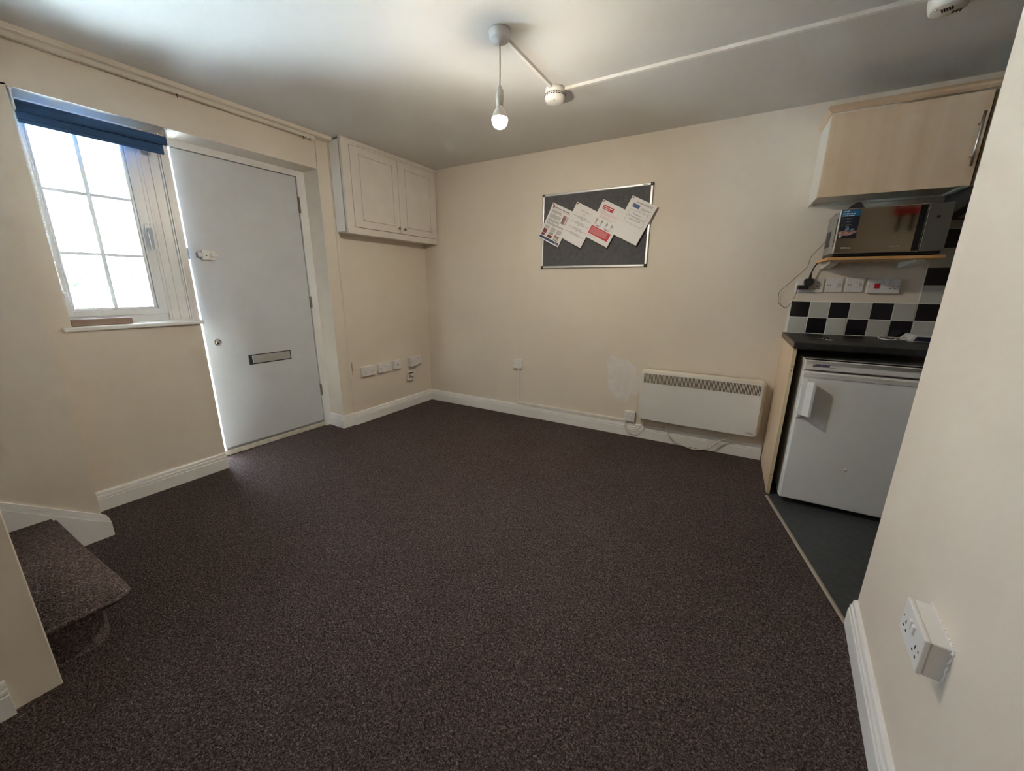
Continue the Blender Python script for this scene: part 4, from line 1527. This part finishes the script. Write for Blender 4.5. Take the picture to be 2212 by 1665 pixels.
c1 = MB()
p0, p1 = Vector((1.877, -1.362, 0)), Vector((1.862, -0.855, 0))
c1.sweep([p0[:2], p1[:2]], [(-0.008, H - 0.016), (0.008, H - 0.016), (0.008, H + 0.001), (-0.008, H + 0.001)])
tag(c1.build('ceiling_trunking', TRUNK), 'short white trunking joining the ceiling rose to the smoke detector', 'trunking')
c2 = MB()
c2.sweep([(1.905, -0.797), (3.405, -0.720)], [(-0.009, H - 0.015), (0.009, H - 0.015), (0.009, H + 0.001), (-0.009, H + 0.001)])
tag(c2.build('ceiling_trunking', TRUNK), 'long white trunking crossing the ceiling between the two smoke detectors', 'trunking')

# ------------------------------------------------------------------ stairs
sr = thing('staircase', 'carpeted stairs rising beside the cream partition', 'stairs', (0, 0, 0), 0)
RISE, GO = 0.19, 0.2487


def step(i):
    m = MB()
    z = RISE * (i + 1)
    vf = 2.845 + GO * i
    vb = vf + GO + 0.06
    if i == 0:
        # bullnose bottom step standing proud of the partition
        x1 = 1.262
        out = [(0.372, -2.872), (0.8, -2.850), (1.15, -2.826)]
        for k in range(1, 8):
            a = math.radians(90 - 90 * k / 7)
            out.append((x1 - 0.045 + 0.045 * math.cos(a) , -2.868 + 0.045 * math.sin(a)))
        out += [(x1, -3.028), (1.252, -3.032), (1.252, -vb), (0.372, -vb)]
        ins = [(0.372, -2.905), (0.8, -2.890), (1.12, -2.885), (1.18, -2.900), (1.205, -2.935), (1.212, -3.03), (1.212, -vb), (0.372, -vb)]
    else:
        out = [(0.372, -vf), (1.252, -vf), (1.252, -vb), (0.372, -vb)]
        ins = [(0.372, -vf - 0.03), (1.252, -vf - 0.03), (1.252, -vb), (0.372, -vb)]
    m.prism(out[::-1], z - 0.034, z)
    es = [e for e in m.bm.edges if all(abs(v.co.z - z) < 1e-5 or abs(v.co.z - z + .034) < 1e-5 for v in e.verts) and abs(e.verts[0].co.z - e.verts[1].co.z) < 1e-6]
    bmesh.ops.bevel(m.bm, geom=es, offset=0.012, segments=3, affect='EDGES')
    for f in m.bm.faces:
        f.smooth = True
    m.prism(ins[::-1], 0.0, z - 0.012)
    return m.build('step', STEPC, sr)


STEPC = carpet_mat('stair_carpet', (0.075, 0.056, 0.054), (0.20, 0.16, 0.155), (0.44, 0.37, 0.36), 0.9)
for i in range(6):
    step(i)

# ------------------------------------------------------------------ outside the window
og = MB()
og.box(-90, -0.36, -40, 60, -0.42, -0.30)
tag(og.build('ground', GROUND), 'pale sunlit car park outside the window', 'ground', kind='structure')
ca = thing('parked_car', 'silver car parked across the car park outside', 'car', (-30.5, 5.1, -0.30), math.radians(76))
m = MB()
m.prism([(-2.1, 0.35), (-2.1, 0.75), (-1.9, 0.92), (-1.0, 0.98), (-0.3, 1.42), (0.9, 1.45), (1.7, 1.0), (2.1, 0.92), (2.15, 0.35)], -0.88, 0.88, 'x')
bmesh.ops.bevel(m.bm, geom=m.bm.edges[:], offset=0.06, segments=2, affect='EDGES')
m.build('body', CARPAINT, ca)
m = MB()
m.prism([(-0.93, 0.99), (-0.32, 1.37), (-0.30, 1.40), (-0.96, 1.0)], -0.70, 0.70, 'x')
m.build('windscreen', CARGLASS, ca)
m = MB()
m.box(-0.6, 0.6, -2.13, -2.09, 0.48, 0.66)
m.build('grille', TYRE, ca)
for x in (-0.84, 0.84):
    for y in (-1.35, 1.35):
        m = MB()
        m.lathe([(0, -0.1), (0.20, -0.1), (0.32, -0.09), (0.32, 0.09), (0.20, 0.1), (0, 0.1)], 20, 'x', (x, y, 0.32))
        m.build('wheel', TYRE, ca)
random.seed(31)
for (bx_, by_, bz_, br_, lb) in ((-36, 3.4, 0.8, 1.6, 'round green bush beyond the car park'), (-38, 9.5, 1.0, 2.0, 'wide green hedge behind the parked car')):
    hb_ = thing('garden_bush', lb, 'bush', (bx_, by_, -0.3), 0)
    m = MB()
    for k in range(260):
        a, b_2 = random.uniform(0, 2 * PI), random.uniform(-0.2, 1)
        r = br_ * random.uniform(0.6, 1.0)
        c = Vector((r * math.cos(a) * math.sqrt(max(0, 1 - b_2 * b_2)), 1.5 * r * math.sin(a) * math.sqrt(max(0, 1 - b_2 * b_2)), bz_ + 0.3 + r * b_2 * 0.8))
        t = bmesh.new()
        bmesh.ops.create_icosphere(t, subdivisions=1, radius=random.uniform(0.15, 0.32))
        m.merge(t, Matrix.Translation(c))
    m.build('foliage', LEAF, hb_)
    m = MB()
    m.lathe([(0, -0.05), (0.12, -0.05), (0.08, 0.9), (0, 0.9)], 10)
    m.build('stem', WOODBLK, hb_)
